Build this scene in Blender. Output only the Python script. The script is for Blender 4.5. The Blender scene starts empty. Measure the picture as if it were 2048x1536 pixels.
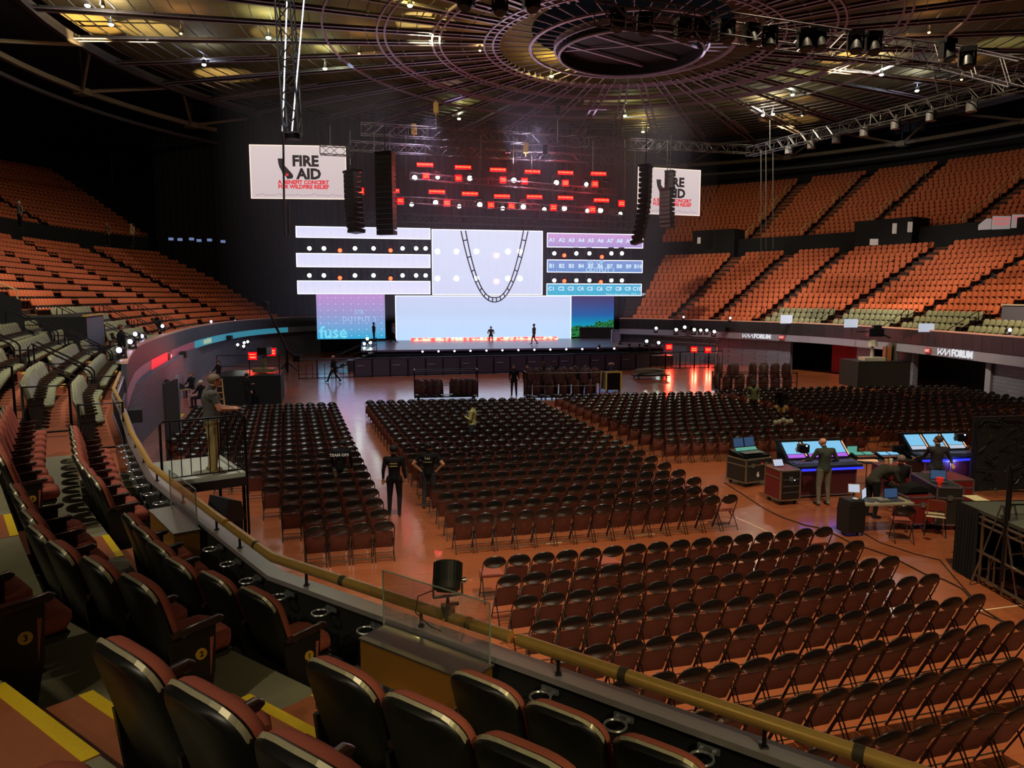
import bpy, math, random
from mathutils import Vector, Matrix
R=math.radians
C=bpy.context.scene.collection
sc=bpy.context.scene
# ---------------- camera, world, exposure, house light and added fill spots ----------------
F=1500.0; H=5.5; PITCH=R(6.6)
cam=bpy.data.cameras.new('camera'); camo=bpy.data.objects.new('camera',cam); C.objects.link(camo)
cam.sensor_width=36; cam.lens=F/2048*36; cam.clip_start=.05; cam.clip_end=400
camo.location=(0,0,H); camo.rotation_euler=(R(90)-PITCH,0,0); sc.camera=camo
w=bpy.data.worlds.new('world'); sc.world=w; w.use_nodes=True
w.node_tree.nodes['Background'].inputs[0].default_value=(.55,.55,.7,1); w.node_tree.nodes['Background'].inputs[1].default_value=.004
vs=sc.view_settings; vs.view_transform='Standard'; vs.look='None'; vs.exposure=0.22; vs.gamma=1; vs.use_curve_mapping=False
sc.cycles.max_bounces=5; sc.cycles.diffuse_bounces=3; sc.cycles.glossy_bounces=3; sc.cycles.sample_clamp_indirect=4
sc.cycles.use_denoising=True
def lamp(name,kind,loc,target,power,col,size=.25,spot=90,blend=.6):
    l=bpy.data.lights.new(name,kind); l.energy=power; l.color=col
    if kind=='SPOT': l.spot_size=R(spot); l.spot_blend=blend
    l.shadow_soft_size=size
    o=bpy.data.objects.new(name,l); C.objects.link(o); o.location=loc
    d=Vector(target)-Vector(loc); o.rotation_euler=d.to_track_quat('-Z','Y').to_euler()
    return o
# downlights of the house lighting hung under the roof
WARM=(1,.80,.52); NEU=(1,.9,.78); COOL=(.85,.9,1)
for loc,tg,pw,cl,sp in [
    ((11,38,21),(29,43,4.5),14500,WARM,54),((12,48,21.5),(28,58,4),12500,NEU,50),((9,55,21.5),(19,70,5),8000,NEU,55),((15,30,21),(33,36,6),9500,WARM,52),
    ((-4,34,21),(-23,43,4.5),7500,NEU,52),((-6,50,21.5),(-27,60,5),2600,NEU,58),((-10,12,19),(-15,24,3.5),6500,NEU,75),((-9,30,21),(-26,30,6),6500,WARM,55),
    ((24,36,22),(46,52,16),800,WARM,70),((-12,40,22),(-40,46,14),420,WARM,70),
    ((6,6,21.5),(7,13,0),12000,WARM,62),((15,12,21.5),(11,20,0),13000,WARM,75),((11,26,21.5),(14,32,0),9000,WARM,85),((-3,14,21.5),(-4,20,0),5600,NEU,80),((-6,32,21.5),(-6,34,0),3200,COOL,85),
    ((15,46,21.5),(20,53,0),11000,WARM,60),((-5,48,21.5),(-5,46,0),1500,COOL,80)]:
    lamp('house_downlight','SPOT',loc,tg,pw,cl,.3,sp,.7)
lamp('aisle_fill','SPOT',(-7.5,-3,12),(-4,4,3),190,(1,.88,.6),.15,70,.8)  # unseen fill spots added to brighten the near aisles and seats
lamp('aisle_fill','SPOT',(-3.2,-2.2,10),(-1.1,3.2,3),620,(1,.86,.6),.1,20,.5)
lamp('aisle_fill','SPOT',(-9,2,12),(-7.5,9,2.6),1500,(1,.9,.68),.15,50,.8)
lamp('rail_fill','SPOT',(3.5,-2.5,8.5),(2.2,3.0,3.3),620,(1,.84,.42),.1,48,.6)  # added fill, no fixture: gives the brass rail its golden highlight
lamp('rail_fill','SPOT',(-9,-1,11),(-3.2,8,3.3),700,(1,.88,.6),.1,40,.7)
lamp('platform_fill','SPOT',(-10,4,16),(-5.4,13,3.4),1500,(1,.86,.6),.1,18,.6)  # added narrow fill that lifts the man and deck of the platform
lamp('aisle_fill','SPOT',(5.5,-3.5,12),(3.2,4,3),480,(1,.85,.5),.15,60,.8)
# ---------------- projection helper: a pixel seen at height z, or at distance Y ----------------
def ray(x,y):
    a=(x-1024)/F; b=(768-y)/F
    return Vector((a,math.cos(PITCH)+b*math.sin(PITCH),-math.sin(PITCH)+b*math.cos(PITCH)))
def at(x,y,z=0.0):
    r=ray(x,y); t=(z-H)/r.z; return Vector((r.x*t,r.y*t,z))
def atY(x,y,Y):
    r=ray(x,y); t=Y/r.y; return Vector((r.x*t,Y,H+r.z*t))
def inframe(p,m=0):
    x,y,z=p[0],p[1],p[2]-H
    d=y*math.cos(PITCH)-z*math.sin(PITCH)
    if d<.3: return False
    u=y*math.sin(PITCH)+z*math.cos(PITCH)
    X=1024+F*x/d; Yp=768-F*u/d
    return -m<X<2048+m and -m<Yp<1536+m
# ---------------- materials ----------------
MATS={}
def srgb(c):
    return tuple((v/12.92 if v<=.04045 else ((v+.055)/1.055)**2.4) for v in (q/255 for q in c))
def M(name,col=(128,128,128),rough=.6,metal=0,noise=0,nscale=30,bump=0,bscale=200,emit=None,es=1,alpha=None,trans=0,spec=None):
    if name in MATS: return MATS[name]
    m=bpy.data.materials.new(name); m.use_nodes=True; nt=m.node_tree; b=nt.nodes['Principled BSDF']
    c=(*srgb(col),1); b.inputs['Base Color'].default_value=c; b.inputs['Roughness'].default_value=rough; b.inputs['Metallic'].default_value=metal
    if spec is not None: b.inputs['Specular IOR Level'].default_value=spec
    if trans: b.inputs['Transmission Weight'].default_value=trans
    if alpha is not None: b.inputs['Alpha'].default_value=alpha
    if emit: b.inputs['Emission Color'].default_value=(*srgb(emit),1); b.inputs['Emission Strength'].default_value=es
    if noise or bump:
        tc=nt.nodes.new('ShaderNodeTexCoord')
    if noise:
        n=nt.nodes.new('ShaderNodeTexNoise'); n.inputs['Scale'].default_value=nscale; n.inputs['Detail'].default_value=4
        nt.links.new(tc.outputs['Object'],n.inputs['Vector'])
        mx=nt.nodes.new('ShaderNodeMix'); mx.data_type='RGBA'
        mx.inputs[6].default_value=(*[v*(1-noise) for v in c[:3]],1); mx.inputs[7].default_value=(*[min(1,v*(1+noise)) for v in c[:3]],1)
        nt.links.new(n.outputs['Fac'],mx.inputs[0]); nt.links.new(mx.outputs[2],b.inputs['Base Color'])
    if bump:
        n2=nt.nodes.new('ShaderNodeTexNoise'); n2.inputs['Scale'].default_value=bscale
        nt.links.new(tc.outputs['Object'],n2.inputs['Vector'])
        bp=nt.nodes.new('ShaderNodeBump'); bp.inputs['Strength'].default_value=bump; bp.inputs['Distance'].default_value=.01
        nt.links.new(n2.outputs['Fac'],bp.inputs['Height']); nt.links.new(bp.outputs[0],b.inputs['Normal'])
    MATS[name]=m; return m
def nodes_mat(name):
    m=bpy.data.materials.new(name); m.use_nodes=True; MATS[name]=m; nt=m.node_tree
    return m,nt,nt.nodes['Principled BSDF'],nt.nodes.new('ShaderNodeTexCoord')
def EM(name,col,s): return M(name,(8,8,8),.5,emit=col,es=s)
black=M('black_paint',(20,20,21),.45); blackmat=M('black_matte',(14,14,15),.9); blackm=M('black_metal',(22,22,24),.35,.6)
steel=M('steel',(120,118,112),.35,.9); alu=M('aluminium',(150,150,150),.3,.9); darksteel=M('dark_steel',(48,48,52),.4,.8)
gold=M('brass',(206,166,92),.34,.45,noise=.12,nscale=14); yellow=M('yellow_tape',(232,196,30),.7,noise=.12,nscale=60)
skin=M('skin',(190,135,108),.6); skin2=M('skin_dark',(110,72,52),.6)
# ---------------- mesh builder ----------------
class MB:
    def __init__(s): s.v=[]; s.f=[]; s.m=[]; s.M=Matrix.Identity(4)
    def add(s,vs,fs,mat=0):
        o=len(s.v); s.v+= [tuple(s.M@Vector(p)) for p in vs]; s.f+=[tuple(i+o for i in f) for f in fs]; s.m+=[mat]*len(fs); return s
    def box(s,c,d,rot=0,mat=0):
        x,y,z=d[0]/2,d[1]/2,d[2]/2; cs,sn=math.cos(rot),math.sin(rot)
        vs=[(c[0]+px*cs-py*sn,c[1]+px*sn+py*cs,c[2]+pz) for px,py,pz in ((-x,-y,-z),(x,-y,-z),(x,y,-z),(-x,y,-z),(-x,-y,z),(x,-y,z),(x,y,z),(-x,y,z))]
        return s.add(vs,[(0,3,2,1),(4,5,6,7),(0,1,5,4),(1,2,6,5),(2,3,7,6),(3,0,4,7)],mat)
    def tube(s,pts,r,n=6,mat=0,closed=False):
        pts=[Vector(p) for p in pts]; N=len(pts); rs=r if isinstance(r,(list,tuple)) else [r]*N
        vs=[]; up=None
        for i,p in enumerate(pts):
            if closed: d=pts[(i+1)%N]-pts[i-1]
            else: d=pts[min(i+1,N-1)]-pts[max(i-1,0)]
            d.normalize()
            if up is None:
                up=Vector((0,0,1)) if abs(d.z)<.9 else Vector((1,0,0))
            a=d.cross(up); 
            if a.length<1e-5: a=d.cross(Vector((0,1,0)))
            a.normalize(); b=a.cross(d); up=b
            for k in range(n):
                t=2*math.pi*k/n; vs.append(p+a*math.cos(t)*rs[i]+b*math.sin(t)*rs[i])
        fs=[]
        for i in range(N if closed else N-1):
            for k in range(n):
                j=(i+1)%N; fs.append((i*n+k,i*n+(k+1)%n,j*n+(k+1)%n,j*n+k))
        if not closed: fs+= [tuple(range(n))[::-1],tuple(range((N-1)*n,N*n))]
        return s.add(vs,fs,mat)
    def cyl(s,a,b,r,n=12,mat=0,r2=None): return s.tube([a,b],[r,r if r2 is None else r2],n,mat)
    def sph(s,c,r,n=10,m=6,mat=0,sc_=(1,1,1)):
        vs=[(c[0],c[1],c[2]-r*sc_[2])]
        for j in range(1,m):
            t=math.pi*j/m
            for k in range(n):
                a=2*math.pi*k/n; vs.append((c[0]+r*sc_[0]*math.sin(t)*math.cos(a),c[1]+r*sc_[1]*math.sin(t)*math.sin(a),c[2]-r*sc_[2]*math.cos(t)))
        vs.append((c[0],c[1],c[2]+r*sc_[2])); fs=[(0,1+(k+1)%n,1+k) for k in range(n)]
        for j in range(m-2):
            for k in range(n):
                a=1+j*n; fs.append((a+k,a+(k+1)%n,a+n+(k+1)%n,a+n+k))
        L=len(vs)-1; a=1+(m-2)*n; fs+=[(a+k,a+(k+1)%n,L) for k in range(n)]
        return s.add(vs,fs,mat)
    def caps(s,a,b,ra,rb,n=10,mat=0):
        a=Vector(a); b=Vector(b); d=b-a; L=d.length; d.normalize()
        pts=[];rs=[]
        for q in (-1,-.8,-.45,0): pts.append(a+d*ra*q); rs.append(max(1e-3,ra*math.sqrt(max(0,1-q*q))))
        for q in (0,.45,.8,1): pts.append(b+d*rb*q); rs.append(max(1e-3,rb*math.sqrt(max(0,1-q*q))))
        return s.tube(pts,rs,n,mat)
    def slab(s,outline,rings,fn,mat=0):
        """loft: outline (x,z) scaled about its centre; rings = [(inset,depth)]; fn(x,z,depth)->3d"""
        cx=sum(p[0] for p in outline)/len(outline); cz=sum(p[1] for p in outline)/len(outline); n=len(outline); vs=[]
        hx=max(abs(p[0]-cx) for p in outline); hz=max(abs(p[1]-cz) for p in outline)
        for ins,dp in rings:
            for x,z in outline:
                vs.append(fn(cx+(x-cx)*(1-ins/hx),cz+(z-cz)*(1-ins/hz),dp))
        fs=[]
        for i in range(len(rings)-1):
            for k in range(n): fs.append((i*n+k,i*n+(k+1)%n,(i+1)*n+(k+1)%n,(i+1)*n+k))
        fs+=[tuple(range(n))[::-1],tuple(range((len(rings)-1)*n,len(rings)*n))]
        return s.add(vs,fs,mat)
    def poly(s,pts,mat=0): return s.add(pts,[tuple(range(len(pts)))],mat)
    def prism(s,pts,dv,mat=0):
        n=len(pts); a=[Vector(p) for p in pts]; b=[p+Vector(dv) for p in a]
        return s.add(a+b,[tuple(range(n))[::-1],tuple(range(n,2*n))]+[(k,(k+1)%n,n+(k+1)%n,n+k) for k in range(n)],mat)
    def merge(s,o,mat0=0): return s.add(o.v,o.f,mat0)
    def mesh(s,name,mats,smooth=None):
        me=bpy.data.meshes.new(name); me.from_pydata(s.v,[],s.f)
        for m in (mats if isinstance(mats,(list,tuple)) else [mats]): me.materials.append(m)
        me.polygons.foreach_set('material_index',s.m); 
        if smooth: me.polygons.foreach_set('use_smooth',[True]*len(s.f))
        me.update()
        if smooth and smooth is not True: me.set_sharp_from_angle(angle=R(smooth))
        return me
    def build(s,name,mats,parent=None,smooth=None,loc=(0,0,0),rz=0):
        o=bpy.data.objects.new(name,s.mesh(name,mats,smooth)); C.objects.link(o); o.location=loc; o.rotation_euler=(0,0,rz)
        if parent: o.parent=parent
        return o
def tag(o,label,cat,group=None,kind=None):
    o['label']=label; o['category']=cat
    if group: o['group']=group
    if kind: o['kind']=kind
    return o
def empty(name,loc,rz=0,label=None,cat=None,group=None):
    o=bpy.data.objects.new(name,None); C.objects.link(o); o.location=loc; o.rotation_euler=(0,0,rz); o.empty_display_size=.1
    if label: tag(o,label,cat,group)
    return o
def struct(o): o['kind']='structure'; return o
KIDS={}
def kids(o):
    if o.name not in KIDS: KIDS[o.name]=[c for c in C.objects if c.parent==o]
    return KIDS[o.name]
def dup(root,loc,rz,label=None,group=None):
    r=root.copy(); C.objects.link(r); r.location=loc; r.rotation_euler=(0,0,rz)
    if label: r['label']=label
    if group: r['group']=group
    for ch in kids(root):
        c=ch.copy(); C.objects.link(c); c.parent=r
        for g in kids(ch):
            d=g.copy(); C.objects.link(d); d.parent=c
    return r
def text_mb(mb,string,size,mat,Mx,depth=.01,bold=0.0,align='CENTER',spacing=1.0):
    cu=bpy.data.curves.new('t','FONT'); cu.body=string; cu.size=size; cu.extrude=depth; cu.offset=bold; cu.align_x=align; cu.align_y='CENTER'; cu.resolution_u=2; cu.space_character=spacing
    o=bpy.data.objects.new('t',cu); C.objects.link(o); me=bpy.data.meshes.new_from_object(o)
    mb.add([Mx@v.co for v in me.vertices],[tuple(p.vertices) for p in me.polygons],mat)
    bpy.data.objects.remove(o); bpy.data.curves.remove(cu); bpy.data.meshes.remove(me)
ORD=['first','second','third','fourth','fifth','sixth','seventh','eighth','ninth','tenth','eleventh','twelfth','thirteenth','fourteenth','fifteenth','sixteenth','seventeenth','eighteenth','nineteenth','twentieth','twenty-first','twenty-second','twenty-third']
random.seed(7)

lamp('roof_fill','SPOT',(0,57,15.5),(7,52,23),1500,(.84,.76,1),.4,130,.6); lamp('roof_fill','SPOT',(-6,54,15),(-12,56,23),700,(.9,.75,1),.4,120,.6)  # added lavender fill on the roof steel, in place of screen light
lamp('stage_fill','SPOT',(2,60,19),(1,66,1.5),3500,(.85,.75,1),.3,80,.7); lamp('stage_fill','SPOT',(-2,42,20.5),(-2,53,.5),5200,(.85,.78,1),.3,62,.7); lamp('stage_fill','SPOT',(-6,57,19),(-6,57,0),1500,(.8,.7,1),.3,80,.7)  # added lavender fill for the stage deck and the barricade front
# ---------------- the oval of the seating bowl: (s along the rail, t outward) ----------------
PTS=[(-18.5,76),(-21.3,70.5),(-22.5,64.4),(-22,56.5),(-20.4,47.8),(-17.5,37.5),(-15,29.8),(-12.35,23.9),(-9.37,17.65),(-7.75,14.9),(-6.05,11.9),(-4.59,9.5),(-2.95,7.36),(-1.94,6.08),(1.92,3.22),(4.2,1.9),(7,.9),(10.5,.8),(15,3),(19.3,8.5),(22.4,17),(24,26),(24.3,35.6),(23.9,46.2),(22.2,54.3),(17.1,61.5),(13.5,65.3),(10.5,67.6),(9.7,67.8)]
def chaikin_part(P,keep0,keep1):
    # corner-cut all vertices except indices keep0..keep1
    out=[P[0]]
    for i in range(1,len(P)-1):
        if keep0<=i<=keep1: out.append(P[i]);continue
        a,b,c=P[i-1],P[i],P[i+1]
        for q,r in ((.25,0),(.0,.25)):
            if q: out.append((b[0]+(a[0]-b[0])*.22,b[1]+(a[1]-b[1])*.22))
            else: out.append((b[0]+(c[0]-b[0])*.22,b[1]+(c[1]-b[1])*.22))
    out.append(P[-1]);return out
import math
PATH=chaikin_part(PTS,8,14)
i0=PATH.index((-9.37,17.65));i1=PATH.index((1.92,3.22))
PATH=chaikin_part(PATH,i0,i1)
iA=PATH.index((-1.94,6.08))
def _nrm():
    N=[]
    for i,p in enumerate(PATH):
        a=PATH[max(0,i-1)];c=PATH[min(len(PATH)-1,i+1)]
        def d(u,v):
            x,y=v[0]-u[0],v[1]-u[1];L=math.hypot(x,y)
            return (x/L,y/L) if L>1e-9 else None
        d1=d(a,p);d2=d(p,c)
        if d1 is None:d1=d2
        if d2 is None:d2=d1
        n1=(d1[1],-d1[0]);n2=(d2[1],-d2[0])
        k=1+n1[0]*n2[0]+n1[1]*n2[1]
        N.append(((n1[0]+n2[0])/k,(n1[1]+n2[1])/k))
    return N
NRM=_nrm()
CUM=[0]
for a,b in zip(PATH,PATH[1:]): CUM.append(CUM[-1]+math.hypot(b[0]-a[0],b[1]-a[1]))
SA=CUM[iA]; CUM=[c-SA for c in CUM]
def pt(s,t):
    s=min(max(s,CUM[0]),CUM[-1]-1e-6)
    lo,hi=0,len(CUM)-1
    while hi-lo>1:
        m=(lo+hi)//2
        if CUM[m]<=s: lo=m
        else: hi=m
    f=(s-CUM[lo])/(CUM[hi]-CUM[lo])
    x=PATH[lo][0]*(1-f)+PATH[hi][0]*f+t*(NRM[lo][0]*(1-f)+NRM[hi][0]*f)
    y=PATH[lo][1]*(1-f)+PATH[hi][1]*f+t*(NRM[lo][1]*(1-f)+NRM[hi][1]*f)
    return x,y
# ---------------- structure: floor, walls, terraces, roof ----------------
def floor_mat():
    m,nt,b,tc=nodes_mat('arena_floor')
    mp=nt.nodes.new('ShaderNodeMapping'); mp.inputs['Rotation'].default_value=(0,0,R(-13)); nt.links.new(tc.outputs['Object'],mp.inputs[0])
    br=nt.nodes.new('ShaderNodeTexBrick'); nt.links.new(mp.outputs[0],br.inputs['Vector'])
    br.inputs['Scale'].default_value=1; br.inputs['Brick Width'].default_value=2.4; br.inputs['Row Height'].default_value=.3; br.inputs['Mortar Size'].default_value=.004
    br.inputs['Color1'].default_value=(*srgb((172,98,60)),1); br.inputs['Color2'].default_value=(*srgb((164,90,54)),1); br.inputs['Mortar'].default_value=(*srgb((140,76,48)),1)
    n=nt.nodes.new('ShaderNodeTexNoise'); n.inputs['Scale'].default_value=1.2; n.inputs['Detail'].default_value=6; nt.links.new(tc.outputs['Object'],n.inputs[0])
    mx=nt.nodes.new('ShaderNodeMix'); mx.data_type='RGBA'; mx.blend_type='MULTIPLY'; mx.inputs[0].default_value=.5
    cr=nt.nodes.new('ShaderNodeMapRange'); cr.inputs[3].default_value=.55; cr.inputs[4].default_value=1.25; nt.links.new(n.outputs[0],cr.inputs[0])
    nt.links.new(br.outputs[0],mx.inputs[6]); nt.links.new(cr.outputs[0],mx.inputs[7]); nt.links.new(mx.outputs[2],b.inputs['Base Color'])
    mp2=nt.nodes.new('ShaderNodeMapping'); mp2.inputs['Rotation'].default_value=(0,0,R(-13)); mp2.inputs['Scale'].default_value=(.5,4,1); nt.links.new(tc.outputs['Object'],mp2.inputs[0])
    n2=nt.nodes.new('ShaderNodeTexNoise'); n2.inputs['Scale'].default_value=1.6; n2.inputs['Detail'].default_value=5; nt.links.new(mp2.outputs[0],n2.inputs[0])
    r2=nt.nodes.new('ShaderNodeMapRange'); r2.inputs[3].default_value=.2; r2.inputs[4].default_value=.4; nt.links.new(n2.outputs[0],r2.inputs[0]); nt.links.new(r2.outputs[0],b.inputs['Roughness'])
    b.inputs['Specular IOR Level'].default_value=.6; b.inputs['Coat Weight'].default_value=1; b.inputs['Coat Roughness'].default_value=.15; b.inputs['Coat IOR'].default_value=1.75
    return m
FLOOR=floor_mat()
concrete=M('concrete_grey',(132,126,100),.75,noise=.18,nscale=5,bump=.15,bscale=40)
carpet=M('painted_red_brown',(142,74,44),.8,noise=.12,nscale=9)
blockm=MATS.get('b')
def block_mat(name,c1,c2,cm):
    m,nt,b,tc=nodes_mat(name)
    # bricks run along the wall: use uv-free mapping from object x+y and z
    sx=nt.nodes.new('ShaderNodeSeparateXYZ'); nt.links.new(tc.outputs['Object'],sx.inputs[0])
    ad=nt.nodes.new('ShaderNodeMath'); nt.links.new(sx.outputs[0],ad.inputs[0]); nt.links.new(sx.outputs[1],ad.inputs[1])
    cb=nt.nodes.new('ShaderNodeCombineXYZ'); nt.links.new(ad.outputs[0],cb.inputs[0]); nt.links.new(sx.outputs[2],cb.inputs[1])
    br=nt.nodes.new('ShaderNodeTexBrick'); nt.links.new(cb.outputs[0],br.inputs['Vector']); br.inputs['Scale'].default_value=1
    br.inputs['Brick Width'].default_value=.5; br.inputs['Row Height'].default_value=.2; br.inputs['Mortar Size'].default_value=.012
    for k,c in (('Color1',c1),('Color2',c2),('Mortar',cm)): br.inputs[k].default_value=(*srgb(c),1)
    nt.links.new(br.outputs[0],b.inputs['Base Color']); b.inputs['Roughness'].default_value=.55; return m
wallgrey=block_mat('painted_block',(98,104,124),(90,96,116),(66,70,84))
fasciag=M('fascia_grey',(128,130,150),.6,noise=.06,nscale=3)
panelb=M('parapet_panel',(64,68,80),.5)
blackwall=M('black_wall',(15,15,16),.8)
cap=M('parapet_cap',(205,160,140),.4)
def base_plane(name,x0,x1,y0,y1,z,mat):
    m=MB(); m.poly([(x0,y0,z),(x1,y0,z),(x1,y1,z),(x0,y1,z)]); return struct(m.build(name,mat))
base_plane('floor',-60,60,-20,110,0,FLOOR)
def samples(s0,s1,step=1.2):
    xs=[c for c in CUM if s0<c<s1]; xs=[s0]+xs+[s1]; out=[]
    for a,b in zip(xs,xs[1:]):
        n=max(1,int((b-a)/step)); out+=[a+(b-a)*i/n for i in range(n)]
    out.append(s1); return out
def strip(mb,s0,s1,a,b,mat=0,step=1.2):
    """ribbon between (t,z) profile points a and b along s"""
    S=samples(s0,s1,step)
    vs=[]
    for s in S:
        p=pt(s,a[0]); q=pt(s,b[0]); vs+=[(p[0],p[1],a[1]),(q[0],q[1],b[1])]
    return mb.add(vs,[(2*i,2*i+1,2*i+3,2*i+2) for i in range(len(S)-1)],mat)
def prof(mb,s0,s1,P,mat=0,closed=False,ends=True,step=1.2):
    Q=P+[P[0]] if closed else P
    for a,b in zip(Q,Q[1:]): strip(mb,s0,s1,a,b,mat,step)
    if closed and ends:
        for s in (s0,s1): mb.poly([(*pt(s,t),z) for t,z in P],mat)
S0,S1=CUM[0],CUM[-1]-.01
ZR=.37; TR=.83
def zrow(k): return 2.65+.37*k if k<=4 else 2.65+.37*4+.41*(k-4)
def trow(k): return .1 if k==0 else .02+TR*k
NLOW=17
ter=MB()
for k in range(NLOW+1):
    for (a,b,mt) in ((S0,-47,1),(-47,-9.9,1),(-9.9,-7.4,1),(-7.4,12,0),(12,S1,1)):
        strip(ter,a,b,(trow(k),zrow(k)),(trow(k+1),zrow(k)),mt)
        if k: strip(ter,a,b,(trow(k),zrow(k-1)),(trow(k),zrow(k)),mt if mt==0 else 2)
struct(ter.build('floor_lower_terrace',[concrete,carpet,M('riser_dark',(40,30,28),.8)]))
TW=trow(NLOW+1)+.9
ZW=zrow(NLOW)
TU=TW+.5; ZU=10.7; NUP=17; UR=.45; UT=.82
wm=MB()
prof(wm,S0,-12,[(TW-.9,ZW),(TW,ZW),(TW,ZU+.7),(TU,ZU+.7),(TU,ZU)]); prof(wm,40,S1,[(TW-.9,ZW),(TW,ZW),(TW,ZU+.7),(TU,ZU+.7),(TU,ZU)])
struct(wm.build('wall_mezzanine',blackwall))
up=MB()
for k in range(NUP+1):
    for a,b in ((S0,-12),(40,S1)):
        strip(up,a,b,(TU+UT*k,ZU+UR*k),(TU+UT*(k+1),ZU+UR*k),0)
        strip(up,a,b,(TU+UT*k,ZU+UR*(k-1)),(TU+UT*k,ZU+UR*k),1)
TB=TU+UT*(NUP+1); ZB=ZU+UR*NUP
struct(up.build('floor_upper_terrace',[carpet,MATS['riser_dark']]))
bw=MB(); strip(bw,S0,S1,(TB+1,ZB),(TB+1,26)); strip(bw,S0,S1,(TB,ZB),(TB+1,ZB))
for s_ in (S0,S1):
    a=pt(s_,TB+.9); e_=(a[0]*.25,105); bw.poly([(a[0],a[1],0),(e_[0],e_[1],0),(e_[0],e_[1],26),(a[0],a[1],26)])
struct(bw.build('wall_back',blackwall))
# dark end walls closing the bowl behind the stage
# front wall under the seating, with its door openings
lw=MB()
OPEN=[(-22.6,-20.4),(-51,-47),(56.5,63),(64.6,67.2),(68.6,74.8)]
edges=[S0]; 
for a,b in OPEN: edges+=[a,b]
edges.append(S1)
for i in range(0,len(edges),2):
    prof(lw,edges[i],edges[i+1],[(.45,0),(.45,2.3),(.75,2.3),(.75,0)],0,True)
struct(lw.build('wall_floor_level',wallgrey))
lb=MB(); strip(lb,S0,S1,(6,0),(6,2.6)); strip(lb,S0,S1,(.3,2.58),(6,2.58))
struct(lb.build('wall_concourse',M('concourse_dark',(44,42,36),.8)))
fs=MB(); prof(fs,S0,S1,[(-.02,2.2),(-.02,2.74),(.12,2.74),(.12,2.64),(.8,2.64),(.8,2.2)],0,True)
struct(fs.build('trim_fascia',fasciag))
# parapet: high dark panels at the sides, a low black wall under the brass rail near the camera
pp=MB(); SL=-18.2; SRR=30
for a,b,mi in ((S0,SL,0),(SRR,S1,3)): prof(pp,a,b,[(-.06,2.74),(-.1,3.58),(.04,3.58),(.1,2.64)],mi,True)
for a,b in ((S0,SL),(SRR,S1)):
    S=samples(a,b,.75)
    for s in S[1:-1]:
        x,y=pt(s,-.1); x2,y2=pt(s+.03,-.1); pp.prism([(x,y,2.76),(x2,y2,2.76),(x2,y2,3.56),(x,y,3.56)],(0,0,0.001),2)
for a,b in ((S0,SL),(SRR,S1)): prof(pp,a,b,[(-.13,3.58),(-.13,3.66),(.08,3.66),(.08,3.58)],1,True)
struct(pp.build('wall_parapet_panels',[panelb,cap,M('panel_seam',(80,78,88),.5),M('parapet_panel_black',(26,26,30),.5)]))
pl=MB(); prof(pl,SL,SRR,[(.0,2.6),(.0,3.17),(.1,3.17),(.1,2.6)],0,True,step=3)
prof(pl,SL,SRR,[(-.02,3.17),(-.02,3.21),(.125,3.21),(.125,3.17)],1,True,step=3)
prof(pl,SL,SRR,[(-.02,2.2),(-.02,2.62),(.02,2.62),(.02,2.2)],0,True,step=3)
struct(pl.build('wall_parapet_near',[blackwall,M('ledge_metal',(178,172,178),.35,.5)]))
# ---------------- roof ----------------
RC=(8.15,53.7); RZ=22.5
def rp(r,a,z): return (RC[0]+r*math.cos(a),RC[1]+r*math.sin(a),z)
def deck_mat():
    m,nt,b,tc=nodes_mat('roof_deck')
    sx=nt.nodes.new('ShaderNodeSeparateXYZ'); nt.links.new(tc.outputs['Object'],sx.inputs[0])
    wv=nt.nodes.new('ShaderNodeTexWave'); wv.inputs['Scale'].default_value=3.2; wv.bands_direction='Y'; nt.links.new(tc.outputs['Object'],wv.inputs[0])
    bp=nt.nodes.new('ShaderNodeBump'); bp.inputs['Strength'].default_value=.5; bp.inputs['Distance'].default_value=.04; nt.links.new(wv.outputs['Fac'],bp.inputs['Height']); nt.links.new(bp.outputs[0],b.inputs['Normal'])
    n=nt.nodes.new('ShaderNodeTexNoise'); n.inputs['Scale'].default_value=.35; nt.links.new(tc.outputs['Object'],n.inputs[0])
    mx=nt.nodes.new('ShaderNodeMix'); mx.data_type='RGBA'; mx.inputs[6].default_value=(*srgb((66,58,42)),1); mx.inputs[7].default_value=(*srgb((116,98,62)),1)
    nt.links.new(n.outputs[0],mx.inputs[0]); nt.links.new(mx.outputs[2],b.inputs['Base Color']); b.inputs['Roughness'].default_value=.85; b.inputs['Specular IOR Level'].default_value=.15; return m
DR=37.5; NB=44
dk=MB()
rad=[6.8]+[9+ (DR-9)*i/8 for i in range(9)]
for i in range(len(rad)-1):
    for k in range(NB*2):
        a=2*math.pi*k/(NB*2); b=2*math.pi*(k+1)/(NB*2)
        z=RZ+1.2; dk.poly([rp(rad[i],a,z),rp(rad[i],b,z),rp(rad[i+1],b,z),rp(rad[i+1],a,z)])
struct(dk.build('ceiling_deck',deck_mat()))
out=MB()
for k in range(64):
    a=2*math.pi*k/64; b=2*math.pi*(k+1)/64
    out.poly([rp(DR-.5,a,RZ+1.9),rp(DR-.5,b,RZ+1.9),rp(90,b,26.5),rp(90,a,26.5)])
struct(out.build('ceiling_outer',M('roof_outer_dark',(30,28,26),.85)))
bmt=M('roof_beam',(60,55,58),.55,.2); lbm=M('roof_steel_lit',(150,140,150),.5,.1)  # lbm: paler steel, violet light of the screens put into its colour
bm=MB()
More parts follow.
